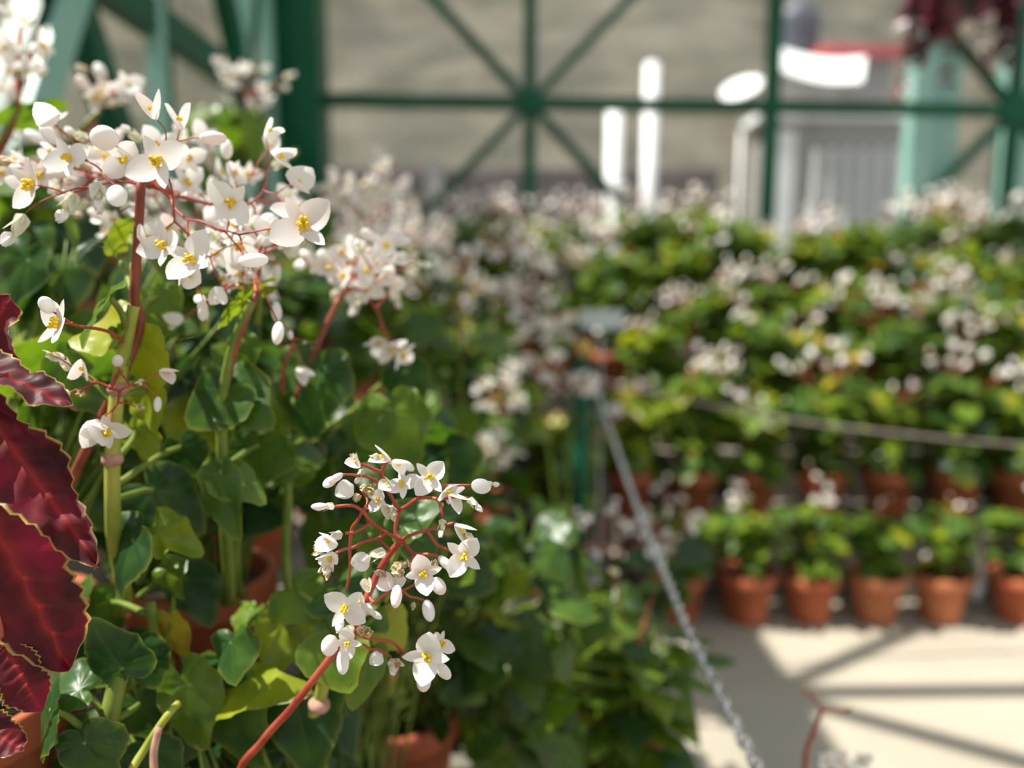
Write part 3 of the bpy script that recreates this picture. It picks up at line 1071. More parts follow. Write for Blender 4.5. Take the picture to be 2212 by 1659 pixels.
# hanging plant at the upper right
hp0 = at(2078, -25, 4.0)
hang = thing('hanging_plant', 'dark red trailing plant hanging from the frame at the upper right', 'hanging plant', hp0)
m = MB(); lathe(m, [(0.0, -0.13), (0.09, -0.13), (0.13, 0.0), (0.135, 0.02), (0.12, 0.02), (0.0, 0.0)], 'tank', hp0, 20); m.build('pot', hang)
m = MB()
for k in range(3):
    a = k * 2.1
    tube(m, [hp0 + V((0.125 * math.cos(a), 0.125 * math.sin(a), 0.02)), V((hp0.x, hp0.y, 3.4))], 0.003, 0.003, 'steel', 5, 1)
tube(m, [V((hp0.x, hp0.y, 3.4)), V((hp0.x, hp0.y, 3.55)), V((hp0.x, W(s_of(2085), 0).y - 0.0, 3.78))], 0.004, 0.004, 'steel', 5, 3)
m.build('hanger', hang)
m, ms = MB(), MB()
for i in range(44):
    a = rnd.uniform(0, 6.28)
    L = rnd.uniform(0.10, 0.42)
    p0 = hp0 + V((0.11 * math.cos(a), 0.11 * math.sin(a), 0.01))
    p1 = p0 + V((0.09 * math.cos(a), 0.09 * math.sin(a), 0.0))
    p2 = p1 + V((0.03 * math.cos(a) + rnd.uniform(-.03, .03), 0.03 * math.sin(a), -L))
    st = smooth_line([p0, p1, p2], 6)
    tube(ms, [p0, p1, p2], 0.003, 0.002, 'brownstalk', 4, 4)
    for q in st[3:]:
        if rnd.random() < 0.8:
            d = V((rnd.uniform(-1, 1), rnd.uniform(-1, 1), rnd.uniform(-1, 0.3))).normalized()
            leaf(m, q, q + d * rnd.uniform(0.05, 0.085), (rnd.uniform(-.5, .5), -0.6, 1), rnd, 0.8, 'purple', rnd.uniform(0.1, 0.9), 2, 12)
m.build('foliage', hang); ms.build('stems', hang)
# ------------------------------------------------------------------ near plants
TOCAM = lambda p: (CAM - V(p)).normalized()


def near_pot(x, y, z, label, r=0.085, h=0.155, tilt=None, group='begonias nearest the lens'):
    """potted plant root standing on a step at (x, y, z)"""
    t = thing('potted_begonia', label, 'potted plant', (x, y, z), group)
    mt = tilt
    m = MB(); pot_mesh(m, (x, y, z), h, r, 'terracotta', mt); m.build('pot', t)
    m = MB(); soil_mesh(m, (x, y, z), h, r, mt, rnd); m.build('soil', t)
    return t


def near_leaf(parent, spec, rn, src=None):
    """spec: base px, py, y; tip px, py, y; width; tint; face vector; options"""
    bx, by, bd, tx, ty, td, w, tint = spec[:8]
    o = dict(spec[8]) if len(spec) > 8 else {}
    B, T = at(bx, by, bd), at(tx, ty, td)
    face = V(o.pop('face', (-0.35, -0.55, 0.75)))
    mat = o.pop('mat', 'leaf')
    st = o.pop('stalk', src)
    m = MB()
    leaf(m, B, T, face, rn, w, mat, min(1.0, tint + 0.06), 7, 40, **o)
    lf = m.build('leaf', parent)
    if st is not None:
        m = MB()
        s_ = V(st)
        mid = s_.lerp(B, 0.6) + V((0, 0, (B - s_).length * 0.12)) - V(face).normalized() * 0.006
        tube(m, [s_, mid, B - V(face).normalized() * 0.0005], 0.0028, 0.0019, 'greencane', 8, 5)
        m.build('leaf_stalk', parent)
    return lf


def cluster(parent, stalk, specs, rn, r=0.002, stalk_mat='redstalk', branch_from=None, size=0.026, explicit=None, name='flower_stalk', ped_r=(0.0031, 0.0022)):
    """stalk: peduncle points; specs: (px, py, y, kind, size, face) flowers; explicit: list of branch polylines"""
    ms = MB()
    tube(ms, stalk, ped_r[0], ped_r[1], stalk_mat, 8, 5)
    pts = [at(s[0], s[1], s[2]) for s in specs]
    if explicit:
        for line, r0 in explicit:
            tube(ms, line, r0, r0 * 0.8, 'redstalk', 7, 4)
            blob(ms, line[0], (0, 0, 1), r0 * 1.25, r0 * 1.25, 'redstalk', 6, 4)
    else:
        umbel(ms, stalk[-1], pts, rn, r)
    st = ms.build(name, parent)
    centre = sum(pts, V((0, 0, 0))) / max(1, len(pts))
    for s, p in zip(specs, pts):
        kind = s[3]
        fsc = 0.80 if explicit else 1.0
        sz = (s[4] if len(s) > 4 and s[4] else size * rn.uniform(0.85, 1.12)) * fsc
        if len(s) > 5 and s[5] is not None:
            f = V(s[5])
        else:
            f = (p - centre).normalized() * 0.8 + TOCAM(p) * rn.uniform(0.2, 1.1) + V((rn.uniform(-.5, .5), rn.uniform(-.5, .5), rn.uniform(-.4, .5)))
        mf = MB()
        flower(mf, p, f, sz, kind, rn, roll=(s[6] if len(s) > 6 else None))
        mf.build({'open': 'flower', 'pair': 'flower', 'bud': 'bud', 'ovary': 'seed_capsule', 'dry': 'withered_flower'}[kind], st)
    return st


rn = random.Random(5)

# --- A: the begonia in focus ------------------------------------------------
FD = 0.475
hero = near_pot(-0.165, 0.60, 0.46, 'begonia with the sharp open spray of white flowers on red stalks, low centre-left')
J = lambda px, py, o=0.0: at(px, py, FD + o)
ped = [V((-0.165, 0.60, 0.60)), V((-0.175, 0.56, 0.74)), J(520, 1690, 0.05), J(568, 1600, 0.03), J(625, 1535, 0.015), J(680, 1465, 0.005), J(718, 1415), J(765, 1350), J(795, 1285, 0.005),
       J(818, 1235, 0.01), J(845, 1192, 0.01), J(868, 1166, 0.008)]
br = [
    ([J(868, 1166, .008), J(833, 1150, .005), J(802, 1127), J(783, 1104, -.005), J(765, 1093, -.008), J(748, 1092, -.01), J(725, 1094, -.01)], .0013),
    ([J(802, 1127), J(785, 1140, -.004), J(765, 1150, -.006), J(746, 1152, -.008)], .0012),
    ([J(783, 1104, -.005), J(794, 1083), J(785, 1065, .004), J(778, 1052, .005)], .0009),
    ([J(783, 1104, -.005), J(772, 1125, .002), J(760, 1142, .006), J(756, 1185, .012), J(756, 1235, .016), J(748, 1275, .022)], .0011),
    ([J(783, 1104), J(806, 1094, .003), J(832, 1088, .004)], .0008),
    ([J(833, 1150, .005), J(817, 1164, .002), J(790, 1169, -.003), J(765, 1182, -.006), J(742, 1187, -.008), J(725, 1195, -.008)], .0012),
    ([J(817, 1164, .002), J(840, 1187, -.004), J(834, 1192, -.006)], .0011),
    ([J(868, 1166, .008), J(854, 1148, .01), J(862, 1106, .012), J(880, 1092, .01), J(902, 1077, .006), J(927, 1075, .004), J(946, 1080), J(953, 1100, -.003), J(956, 1119, -.004)], .0013),
    ([J(946, 1079), J(965, 1077, -.003), J(993, 1073, -.005), J(1012, 1076, -.006)], .0009),
    ([J(902, 1077, .006), J(912, 1056, .004), J(939, 1060, .002), J(957, 1050), J(973, 1048), J(1023, 1048, -.004)], .0010),
    ([J(912, 1056, .004), J(910, 1044, .004), J(902, 1030, .004), J(890, 1014, .004)], .0008),
    ([J(910, 1042, .004), J(918, 1036, .002), J(929, 1035)], .0008),
    ([J(862, 1106, .012), J(848, 1077, .01), J(835, 1056, .006), J(830, 1040, .004), J(825, 1021, .002), J(808, 1014), J(790, 1006, -.002), J(779, 1002, -.003)], .0013),
    ([J(825, 1021, .002), J(830, 1006), J(844, 992, -.003)], .0010),
    ([J(835, 1056, .006), J(818, 1042, .003), J(796, 1031), J(765, 1026, -.004), J(740, 1025, -.006)], .0010),
    ([J(835, 1056, .006), J(853, 1062, .003), J(868, 1057), J(874, 1050)], .0008),
    ([J(868, 1166, .008), J(879, 1160, .006), J(900, 1151, .002), J(923, 1146), J(950, 1137, -.004), J(983, 1129, -.006)], .0012),
    ([J(923, 1146), J(932, 1160, -.003), J(945, 1177, -.006), J(973, 1190, -.008), J(985, 1202, -.008)], .0011),
    ([J(868, 1166, .008), J(880, 1182, .004), J(894, 1196), J(920, 1197, -.004), J(940, 1200, -.006), J(950, 1205, -.006)], .0012),
    ([J(894, 1196), J(890, 1210, -.002), J(888, 1226, -.004), J(893, 1250, -.006), J(905, 1245, -.006)], .0011),
    ([J(795, 1285, .005), J(807, 1300), J(825, 1288, -.003), J(843, 1278, -.004), J(857, 1272, -.004)], .0011),
    ([J(843, 1278, -.004), J(870, 1275, -.002), J(895, 1262), J(912, 1248)], .0009),
    ([J(870, 1275, -.002), J(884, 1288), J(902, 1292), J(919, 1298)], .0009),
    ([J(807, 1300), J(797, 1308), J(788, 1302)], .0008),
    ([J(765, 1350), J(780, 1345, -.003), J(777, 1330, -.004), J(757, 1315, -.006)], .0009),
    ([J(765, 1350), J(778, 1372, -.003), J(807, 1381, -.004), J(835, 1384, -.006), J(852, 1390, -.006), J(868, 1406, -.006), J(893, 1424, -.008), J(905, 1428, -.008)], .0012),
    ([J(765, 1350), J(768, 1386, -.003), J(785, 1393, -.003), J(800, 1402, -.003), J(822, 1405, -.003), J(845, 1420, -.003)], .0010),
    ([J(718, 1415), J(728, 1400, -.005), J(738, 1390, -.008)], .0009),
    ([J(852, 1390, -.006), J(862, 1400, 0), J(858, 1412, 0)], .0007),
]
C = (0, -1, 0.35)
hero_fl = [
    (725, 1094, FD - .01, 'ovary', .022, (-1, -.3, 0)), (706, 1094, FD - .012, 'bud', .022, (-1, -.2, 0.05)),
    (742, 1153, FD - .008, 'ovary', .024, (-.9, -.4, -.1)), (722, 1163, FD - .012, 'pair', .030, (-.5, -1, .1), 1.2), (700, 1175, FD - .012, 'dry', .020, (-1, -.4, -.2)),
    (782, 1055, FD + .005, 'dry', .020, (.3, -.6, .2)), (764, 1048, FD + .0, 'pair', .026, (-.8, -.6, -.3), .5),
    (810, 1050, FD + .002, 'dry', .022, (-.5, -.8, .2)),
    (832, 1088, FD + .004, 'pair', .024, (.5, -.8, -.4), 1.0), (842, 1092, FD + .0, 'dry', .020, (.6, -.6, -.6)), (818, 1080, FD + .004, 'open', .022, (-.3, -.9, .2)),
    (725, 1197, FD - .008, 'pair', .030, (-.6, -1, -.3), 2.0), (704, 1222, FD - .008, 'dry', .018, (-.8, -.7, -.6)), (716, 1205, FD - .012, 'open', .024, (-.7, -.8, -.1), .4),
    (836, 1191, FD - .006, 'ovary', .030, (-1, -.3, -.25)), (800, 1205, FD - .004, 'pair', .026, (-1, -.5, -.3), 0.1),
    (956, 1119, FD - .004, 'ovary', .021, (-.1, -.5, -1)), (952, 1140, FD - .003, 'dry', .016, (.2, -.5, -1)),
    (1010, 1076, FD - .006, 'ovary', .020, (.8, -.4, -.6)), (1028, 1090, FD - .006, 'bud', .014, (.7, -.3, -.7)),
    (1022, 1048, FD - .004, 'bud', .027, (1, -.3, -.05)), (1044, 1047, FD - .004, 'ovary', .018, (1, -.3, .1)),
    (890, 1015, FD + .004, 'bud', .022, (-.55, -.3, .6)), (872, 1004, FD + .004, 'ovary', .022, (-.8, -.4, .3)),
    (929, 1032, FD, 'open', .033, (.1, -1, .35), .75), (975, 1064, FD - .002, 'pair', .030, (.6, -.6, -.5), 1.2), (966, 1058, FD - .002, 'open', .026, (.5, -.7, -.5), 0.2),
    (779, 1001, FD - .003, 'pair', .022, (-.5, -.6, .4), .9), (772, 992, FD - .003, 'dry', .018, (-.5, -.4, .7)), (785, 1012, FD, 'ovary', .018, (-.4, -.4, -.8)),
    (844, 991, FD - .003, 'pair', .030, (-.7, -.5, .35), 1.4), (820, 985, FD - .003, 'dry', .019, (-1, -.3, .0)), (852, 992, FD - .002, 'pair', .024, (.6, -.5, -.35), 1.5),
    (738, 1025, FD - .006, 'bud', .022, (-.85, -.2, -.5)), (724, 1034, FD - .006, 'bud', .020, (-.85, -.2, -.5)),
    (872, 1047, FD, 'open', .028, (-.2, -.8, .6), .3), (846, 1044, FD + .002, 'pair', .022, (-.4, -.8, .2)),
    (984, 1129, FD - .006, 'pair', .032, (.7, -.5, -.5), 1.2), (1002, 1152, FD - .006, 'dry', .020, (.2, -.5, -1)),
    (1000, 1200, FD - .012, 'open', .036, (.25, -.9, .15), .85), (980, 1206, FD - .008, 'pair', .022, (.1, -.6, -.8)),
    (950, 1205, FD - .006, 'bud', .025, (.75, -.4, -.55)),
    (914, 1238, FD - .012, 'open', .034, (.15, -1, .25), 1.75), (938, 1252, FD - .004, 'bud', .025, (.6, -.3, -.8)),
    (868, 1240, FD - .004, 'dry', .026, (-.2, -.8, .4)), (852, 1252, FD, 'pair', .024, (-.5, -.7, .1)), (880, 1222, FD + .003, 'dry', .020, (-.3, -.7, .5)),
    (857, 1274, FD - .010, 'bud', .034, (.1, -.95, -.25)), (848, 1262, FD, 'open', .024, (-.2, -.8, .5)),
    (921, 1300, FD, 'bud', .029, (.25, -.3, -.9)), (894, 1300, FD + .002, 'dry', .016, (-.1, -.4, -1)),
    (798, 1268, FD + .002, 'pair', .020, (-.1, -.7, .6), 0.3), (788, 1298, FD + .002, 'pair', .028, (-.4, -.9, .2)),
    (748, 1312, FD - .010, 'open', .037, (-.15, -1, .15), 2.6), (772, 1312, FD - .004, 'pair', .028, (.2, -1, 0)), (736, 1336, FD - .006, 'bud', .020, (-.1, -.5, -.9)),
    (790, 1306, FD - .002, 'bud', .019, (.55, -.3, -.6)), (803, 1322, FD - .002, 'bud', .018, (.85, -.2, -.5)),
    (786, 1362, FD - .002, 'dry', .026, (.1, -.8, .5)), (768, 1358, FD - .003, 'ovary', .022, (-.8, -.5, .1)),
    (724, 1385, FD - .014, 'bud', .034, (-.3, -1, .05)), (750, 1387, FD - .012, 'open', .027, (.1, -1, .1)), (741, 1408, FD - .010, 'bud', .032, (0, -.3, -1)),
    (845, 1422, FD - .003, 'dry', .024, (.2, -.7, -.5)), (826, 1412, FD - .003, 'pair', .020, (-.5, -.5, -.3)), (850, 1438, FD - .004, 'bud', .014, (0, -.5, -1)),
    (924, 1416, FD - .014, 'open', .043, (.0, -1, .2), 1.45), (950, 1392, FD - .006, 'open', .026, (.8, -.4, .4)),
    (775, 1068, FD, 'dry', .022, (-.2, -.8, -.3)), (800, 1058, FD - .003, 'dry', .028, (.1, -.9, .1)), (846, 1100, FD - .002, 'dry', .024, (.1, -.6, -.8)), (712, 1222, FD - .014, 'dry', .026, (-.3, -.8, -.5)),
    (1010, 1150, FD - .008, 'dry', .026, (.3, -.6, -.9)), (866, 1228, FD - .008, 'dry', .030, (-.3, -.8, .5)), (932, 1225, FD - .004, 'dry', .022, (.5, -.6, .5)), (795, 1365, FD - .008, 'dry', .030, (.2, -.9, .3)),
    (854, 1425, FD - .008, 'dry', .028, (.3, -.8, -.2)), (700, 1190, FD - .010, 'dry', .022, (-.9, -.5, .2)), (835, 1240, FD - .004, 'dry', .024, (-.6, -.7, .2)),
    (945, 1436, FD - .008, 'bud', .027, (.75, -.3, -.7)), (915, 1452, FD - .008, 'bud', .028, (0.05, -.3, -1)),
]
cluster(hero, ped, hero_fl, rn, explicit=br)
HS = V((-0.165, 0.60, 0.60))
hs1 = at(700, 1560, 0.56)
m = MB()
tube(m, [HS, V((-0.15, 0.60, 0.75)), at(660, 1600, .58), at(688, 1520, .56), at(705, 1450, .545), at(722, 1392, .53)], 0.006, 0.0045, 'cane', 10, 5)
m.build('cane', hero)
m = MB(); blob(m, at(690, 1522, .556), (0.2, 0, 1), 0.0065, 0.0085, 'node', 12, 8); m.build('stem_node', hero)
for sp in [
    (724, 1392, .52, 748, 1500, .505, 1.5, .36, dict(face=(-.3, -.7, .6), stalk=at(712, 1430, .535), mat='cup', fold=.05)),
    (800, 1420, .53, 768, 1545, .52, .75, .42, dict(face=(.5, -.8, .3), stalk=at(715, 1420, .53))),
    (830, 1350, .57, 880, 1400, .57, 1.5, .78, dict(face=(.2, -.5, .8), stalk=at(722, 1392, .53))),
    (735, 1265, .56, 790, 1310, .53, 1.7, .30, dict(face=(-.3, -.3, .9), mat='cup', stalk=at(722, 1392, .53))),
    (868, 1136, .53, 948, 1082, .53, 1.0, .22, dict(face=(-.3, -.8, .6), mat='cup', stalk=at(840, 1240, .54))),
    (800, 1150, .55, 860, 1235, .55, .95, .30, dict(face=(-.2, -.8, .5), stalk=at(780, 1320, .55))),
    (890, 1160, .55, 945, 1235, .55, .9, .28, dict(face=(.1, -.8, .6), stalk=at(840, 1280, .55))),
    (868, 1210, .55, 885, 1262, .55, 1.0, .18, dict(face=(.1, -.8, .6), stalk=at(830, 1300, .55))),
    (640, 1275, .58, 690, 1330, .56, 1.5, .50, dict(face=(-.4, -.5, .8), stalk=at(722, 1392, .53), wave=.08)),
    (810, 1330, .55, 840, 1365, .55, 1.2, .30, dict(face=(-.4, -.5, .8), mat='cup', stalk=at(722, 1392, .53))),
    (470, 1505, .56, 636, 1468, .52, .50, .72, dict(face=(-.1, -.55, .8), fold=.25, stalk=at(560, 1640, .57))),
    (610, 1345, .58, 590, 1460, .56, 1.15, .62, dict(face=(.3, -.6, .5), wave=.09, stalk=at(700, 1440, .56))),
    (500, 1385, .535, 500, 1482, .52, 1.35, .24, dict(face=(-.45, -.5, .75), mat='cup', wave=.10, stalk=at(560, 1560, .57))),
    (485, 1520, .56, 540, 1690, .54, .95, .24, dict(face=(-.5, -.6, .6), stalk=at(580, 1660, .58))),
    (640, 1500, .57, 660, 1690, .54, 1.05, .20, dict(face=(-.3, -.8, .5), stalk=at(640, 1640, .6))),
    (395, 1480, .54, 428, 1640, .53, .78, .42, dict(face=(.1, -.8, .4), stalk=at(500, 1620, .58))),
]:
    near_leaf(hero, sp, rn)

# --- B: tall yellow-green cane at the left with the lit yellow leaf ---------
Bp = near_pot(-0.505, 0.745, 0.46 + 0.26, 'tall begonia with thick yellow-green cane and big backlit yellow leaf')
Bp.location.z = 0.72
m = MB()
cb = [V((-0.49, 0.745, 0.86)), at(252, 1330, .62), at(245, 1150, .56), at(243, 1000, .55), at(252, 860, .55), at(268, 760, .55), at(290, 660, .55)]
tube(m, cb, 0.0062, 0.0045, 'cane', 12, 6)
m.build('cane', Bp)
for q in (at(243, 992, .549), at(256, 840, .549)):
    m = MB(); blob(m, q, (0, 0, 1), 0.006, 0.0075, 'node', 12, 8); m.build('stem_node', Bp)
for sp in [
    (236, 640, .53, 150, 738, .52, 1.25, .30, dict(face=(-.5, -.3, 1), stalk=at(275, 720, .55), mat='cup')),
    (250, 712, .55, 170, 755, .56, 1.2, .80, dict(face=(.5, .6, -.6), stalk=at(268, 760, .55))),
    (302, 742, .56, 372, 850, .56, 1.12, .80, dict(face=(.35, .75, .1), stalk=at(275, 790, .55), droop=.05, tip=.18)),
    (318, 845, .57, 350, 930, .57, 1.2, .72, dict(face=(.3, .8, .1), stalk=at(262, 860, .55))),
    (340, 640, .62, 380, 705, .62, 1.2, .42, dict(face=(.3, -.5, .5), stalk=at(280, 720, .55))),
    (285, 505, .62, 212, 545, .60, .8, .62, dict(face=(-.2, .7, .4), stalk=at(292, 610, .56))),
    (140, 790, .56, 220, 900, .58, 1.0, .28, dict(face=(-.4, -.4, .8), stalk=at(250, 870, .55), mat='cup')),
    (290, 930, .60, 330, 1010, .60, .9, .5, dict(face=(-.4, -.4, .8), stalk=at(245, 1000, .56), wave=.1)),
    (330, 1060, .60, 440, 1150, .60, 1.2, .20, dict(face=(-.2, -.7, .6), stalk=at(246, 1080, .56))),
    (290, 1165, .55, 230, 1290, .54, 1.35, .10, dict(face=(-.3, -.5, .9), stalk=at(250, 1330, .6), mat='leaf')),
    (340, 1150, .56, 425, 1190, .55, .95, .60, dict(face=(-.3, -.5, .7), stalk=at(300, 1260, .6), wave=.16)),
    (390, 965, .62, 420, 1040, .62, 1.3, .16, dict(face=(-.3, -.7, .7), stalk=at(248, 1050, .56))),
    (360, 1230, .58, 385, 1300, .57, .9, .48, dict(face=(-.4, -.4, .7), stalk=at(300, 1290, .6), wave=.14)),
]:
    near_leaf(Bp, sp, rn)
# small spray in front of the cane
b1 = [at(262, 800, .55), at(250, 815, .53), at(240, 838, .515)]
cluster(Bp, b1, [(180, 782, .51, 'pair', .026, (.1, -.7, -.6)), (148, 850, .51, 'bud', .018, (-1, -.4, 0)), (212, 905, .51, 'pair', .034, (0, -.5, -.9), .3),
                 (232, 928, .508, 'open', .030, (.3, -.8, -.4), .0), (342, 860, .53, 'bud', .018, (0, -.4, -1)), (352, 795, .53, 'pair', .022, (.8, -.4, -.5)),
                 (310, 820, .53, 'dry', .018, (-.3, -.6, -.4)), (130, 775, .51, 'dry', .026, (-.8, -.4, .4)), (255, 790, .53, 'bud', .016, (.2, -.4, .9)), (185, 850, .52, 'dry', .018, None),
                 (295, 880, .54, 'dry', .014, None), (155, 800, .52, 'ovary', .022, None)], rn, r=.0012, ped_r=(.0018, .0014))
cluster(Bp, [at(272, 740, .55), at(230, 715, .52), at(170, 705, .50)],
        [(128, 700, .49, 'open', .038, (-.5, -.8, .3), 2.5), (112, 672, .49, 'bud', .020, (-.3, -.5, .8))], rn, r=.0010, ped_r=(.0013, .0010))

# --- C: begonia with the brown-red stalk carrying the upper left flowers ----
Cp = near_pot(-0.44, 0.55 + 0.02, 0.72, 'begonia whose brown-red stalk lifts the big white flower mass at the upper left')
cs = V((-0.42, 0.57, 0.86))
ctop = at(305, 392, .54)
stalkC = [cs, V((-0.36, .56, .98)), at(285, 760, .555), at(290, 640, .55), at(298, 520, .545), ctop]


def region_targets(n, cx, cy, sx, sy, y0, y1, rn_, kinds=None):
    out = []
    for _ in range(n):
        a, q = rn_.uniform(0, 6.28), math.sqrt(rn_.random())
        out.append((cx + math.cos(a) * q * sx, cy + math.sin(a) * q * sy, rn_.uniform(y0, y1), pick_kind(rn_)))
    return out


fl = [(345, 352, .52, 'open', .042, (.0, -1, .2), .4), (415, 560, .52, 'open', .040, (-.1, -1, .3), 1.1), (150, 345, .54, 'open', .034, (-.1, -1, .2), .3),
      (270, 345, .55, 'open', .034, (.1, -.9, -.2), .8), (358, 530, .53, 'open', .036, (-.3, -.9, .2), .2), (320, 515, .54, 'pair', .032, (.4, -.8, .1), .3),
      (75, 400, .53, 'open', .040, (-.5, -.8, .0), .9), (400, 590, .53, 'pair', .030, None), (500, 440, .55, 'open', .038, (.0, -1, -.1), 2.4),
      (525, 565, .50, 'bud', .034, (1, -.4, .1), 1.5), (655, 490, .53, 'open', .046, (.2, -.8, .3), 0.6), (640, 460, .56, 'open', .036, (.3, -.6, .6), .2),
      (630, 400, .58, 'pair', .036, (.7, -.6, .2), .9), (520, 525, .56, 'open', .034, (.1, -.6, -.6), 1), (590, 335, .57, 'pair', .032, (.9, -.4, -.2)),
      (572, 295, .58, 'pair', .028, (.7, -.5, .4)), (340, 260, .53, 'pair', .034, (-.1, -.5, .9)), (390, 280, .55, 'pair', .034, (.2, -.6, .7)),
      (205, 305, .53, 'bud', .036, (1, -.4, .2)), (440, 300, .56, 'bud', .034, (1, -.4, 0)), (210, 390, .54, 'ovary', .034, (.2, -.4, -1)),
      (255, 405, .53, 'bud', .028, (.1, -.5, -.8)), (160, 415, .54, 'ovary', .034, (-.2, -.5, -.8)), (55, 460, .53, 'ovary', .036, (-.6, -.3, -1)),
      (120, 270, .54, 'pair', .028, None), (440, 655, .55, 'bud', .024, (0, -.4, -1)), (425, 640, .56, 'bud', .018, None), (480, 620, .55, 'pair', .024, (-.2, -.5, -.9)),
      (540, 590, .56, 'bud', .020, None), (602, 700, .55, 'bud', .028, (0, -.4, -.9))]
fl += region_targets(58, 390, 410, 260, 130, .60, .76, rn) + region_targets(24, 110, 340, 130, 80, .58, .74, rn) + region_targets(18, 560, 530, 110, 70, .60, .72, rn)
cluster(Cp, stalkC, fl, rn, r=.0019, stalk_mat='brownstalk', ped_r=(.0042, .003), size=.028)
for sp in [
    (560, 628, .60, 448, 690, .58, .95, .55, dict(face=(-.2, .3, .9), stalk=at(555, 700, .62))),
    (215, 520, .64, 150, 560, .62, 1.0, .05, dict(face=(-.3, -.5, .9), stalk=at(292, 640, .57))),
    (60, 560, .70, 30, 700, .70, 1.1, .10, dict(face=(-.2, -.8, .5), stalk=at(150, 760, .70))),
    (470, 780, .66, 540, 830, .66, 1.0, .4, dict(face=(-.1, -.6, .7), stalk=at(520, 900, .68))),
]:
    near_leaf(Cp, sp, rn)

# --- D: second cane with the paired broad leaves ----------------------------
Dp = near_pot(at(425, 1232, .83).x, .83, 0.72, 'begonia in the terracotta pot whose open rim shows behind paired green canes')
db = V((at(470, 1300, .80).x, .80, .86))
m = MB(); tube(m, [db, at(495, 1290, .68), at(488, 1150, .62), at(480, 1000, .60), at(482, 860, .59), at(505, 740, .58), at(545, 650, .57)], 0.0058, 0.0030, 'greencane', 12, 6); m.build('cane', Dp)
m = MB(); tube(m, [db + V((.03, 0, 0)), at(512, 1260, .72), at(510, 1150, .70), at(512, 1040, .68)], 0.005, 0.004, 'greencane', 10, 5); m.build('cane', Dp)
for sp in [
    (488, 842, .59, 402, 925, .58, 1.25, .24, dict(face=(-.1, -.9, .35), stalk=at(484, 900, .60), droop=.05)),
    (492, 846, .595, 588, 925, .58, 1.0, .27, dict(face=(.25, -.9, .3), stalk=at(484, 900, .60), droop=.05)),
    (478, 1032, .57, 502, 1178, .56, .62, .22, dict(face=(-.2, -.9, .3), stalk=at(482, 1100, .60), mat='cup')),
    (492, 1022, .58, 574, 1078, .57, .85, .42, dict(face=(-.1, -.6, .8), stalk=at(482, 1060, .60), mat='cup')),
    (560, 960, .63, 540, 1060, .63, 1.3, .24, dict(face=(.1, -.8, .5), stalk=at(484, 1010, .61))),
    (530, 740, .62, 540, 810, .62, .9, .42, dict(face=(.2, -.8, .2), stalk=at(500, 760, .59))),
    (400, 1250, .66, 460, 1340, .64, 1.0, .12, dict(face=(.4, -.5, .8), stalk=at(480, 1290, .68))),
    (545, 1320, .62, 505, 1380, .60, 1.1, .40, dict(face=(-.4, -.5, .8), stalk=at(500, 1300, .66))),
]:
    near_leaf(Dp, sp, rn)
cluster(Dp, [at(490, 830, .59), at(510, 745, .58), at(555, 635, .57)],
        region_targets(26, 560, 545, 110, 80, .57, .66, rn) + [(436, 657, .57, 'bud', .026, (.3, -.5, -.6)), (398, 690, .62, 'pair', .026, None)], rn, r=.0019, stalk_mat='brownstalk', size=.028)

# --- E: third cane (slim, right of the two) ---------------------------------
Ep = near_pot(-0.165, 0.80, 0.46, 'slim begonia with straight green cane right of the paired canes')
m = MB(); tube(m, [V((-0.17, .80, .60)), V((-.20, .76, .74)), at(622, 1260, .70), at(622, 1080, .68), at(618, 950, .67), at(640, 860, .66)], 0.0050, 0.0035, 'greencane', 12, 6); m.build('cane', Ep)
for sp in [
    (690, 798, .66, 648, 955, .64, 1.15, .24, dict(face=(-.2, -.8, .5), stalk=at(632, 900, .67))),
    (850, 885, .68, 895, 1012, .67, 1.2, .33, dict(face=(-.2, -.9, .4), stalk=at(640, 960, .69))),
    (600, 880, .66, 590, 980, .66, .7, .40, dict(face=(.3, -.8, .4), stalk=at(620, 960, .67))),
    (880, 800, .74, 910, 880, .74, 1.2, .12, dict(face=(-.2, -.7, .7), stalk=at(700, 950, .74))),
    (960, 980, .76, 990, 1080, .76, 1.2, .08, dict(face=(-.2, -.7, .7), stalk=at(800, 1100, .80))),
    (650, 1010, .68, 640, 1060, .68, 1.0, .40, dict(face=(.2, -.8, .5), stalk=at(622, 1040, .68))),
]:
    near_leaf(Ep, sp, rn)
cluster(Ep, [at(640, 860, .66), at(690, 735, .67), at(735, 640, .68)],
        region_targets(34, 790, 570, 110, 75, .66, .76, rn) + [(845, 750, .72, 'open', .036, None), (820, 740, .72, 'open', .034, None), (865, 765, .72, 'open', .034, None)],
        rn, r=.002, stalk_mat='brownstalk', size=.030)
cluster(Ep, [at(610, 850, .655), at(612, 800, .64), at(632, 745, .62)], [(628, 725, .61, 'bud', .016, None), (600, 690, .60, 'bud', .026, (0, -.4, 1)), (655, 738, .62, 'dry', .012, None),
            (645, 790, .64, 'pair', .028, None)], rn, r=.0011, ped_r=(.0016, .0012))

# --- G: plant in the low front pot ------------------------------------------
gp = at(860, 1560, 1.0)
Gp = near_pot(gp.x, 1.0, 0.46, 'begonia in the shaded terracotta pot at the bottom, below the sharp white flowers', r=.088, h=.16)

# --- lower left: broad dark leaved begonia ----------------------------------
Hp = near_pot(-0.46, 0.34 + 0.42, 0.72, 'broad dark-leaved begonia with thick leaning olive stems, bottom left corner')
Hp.location = (-0.155, 0.415, 0.46)
for c in Hp.children:
    c.location = (0, 0, 0)
hb = V((-0.155, .415, .60))


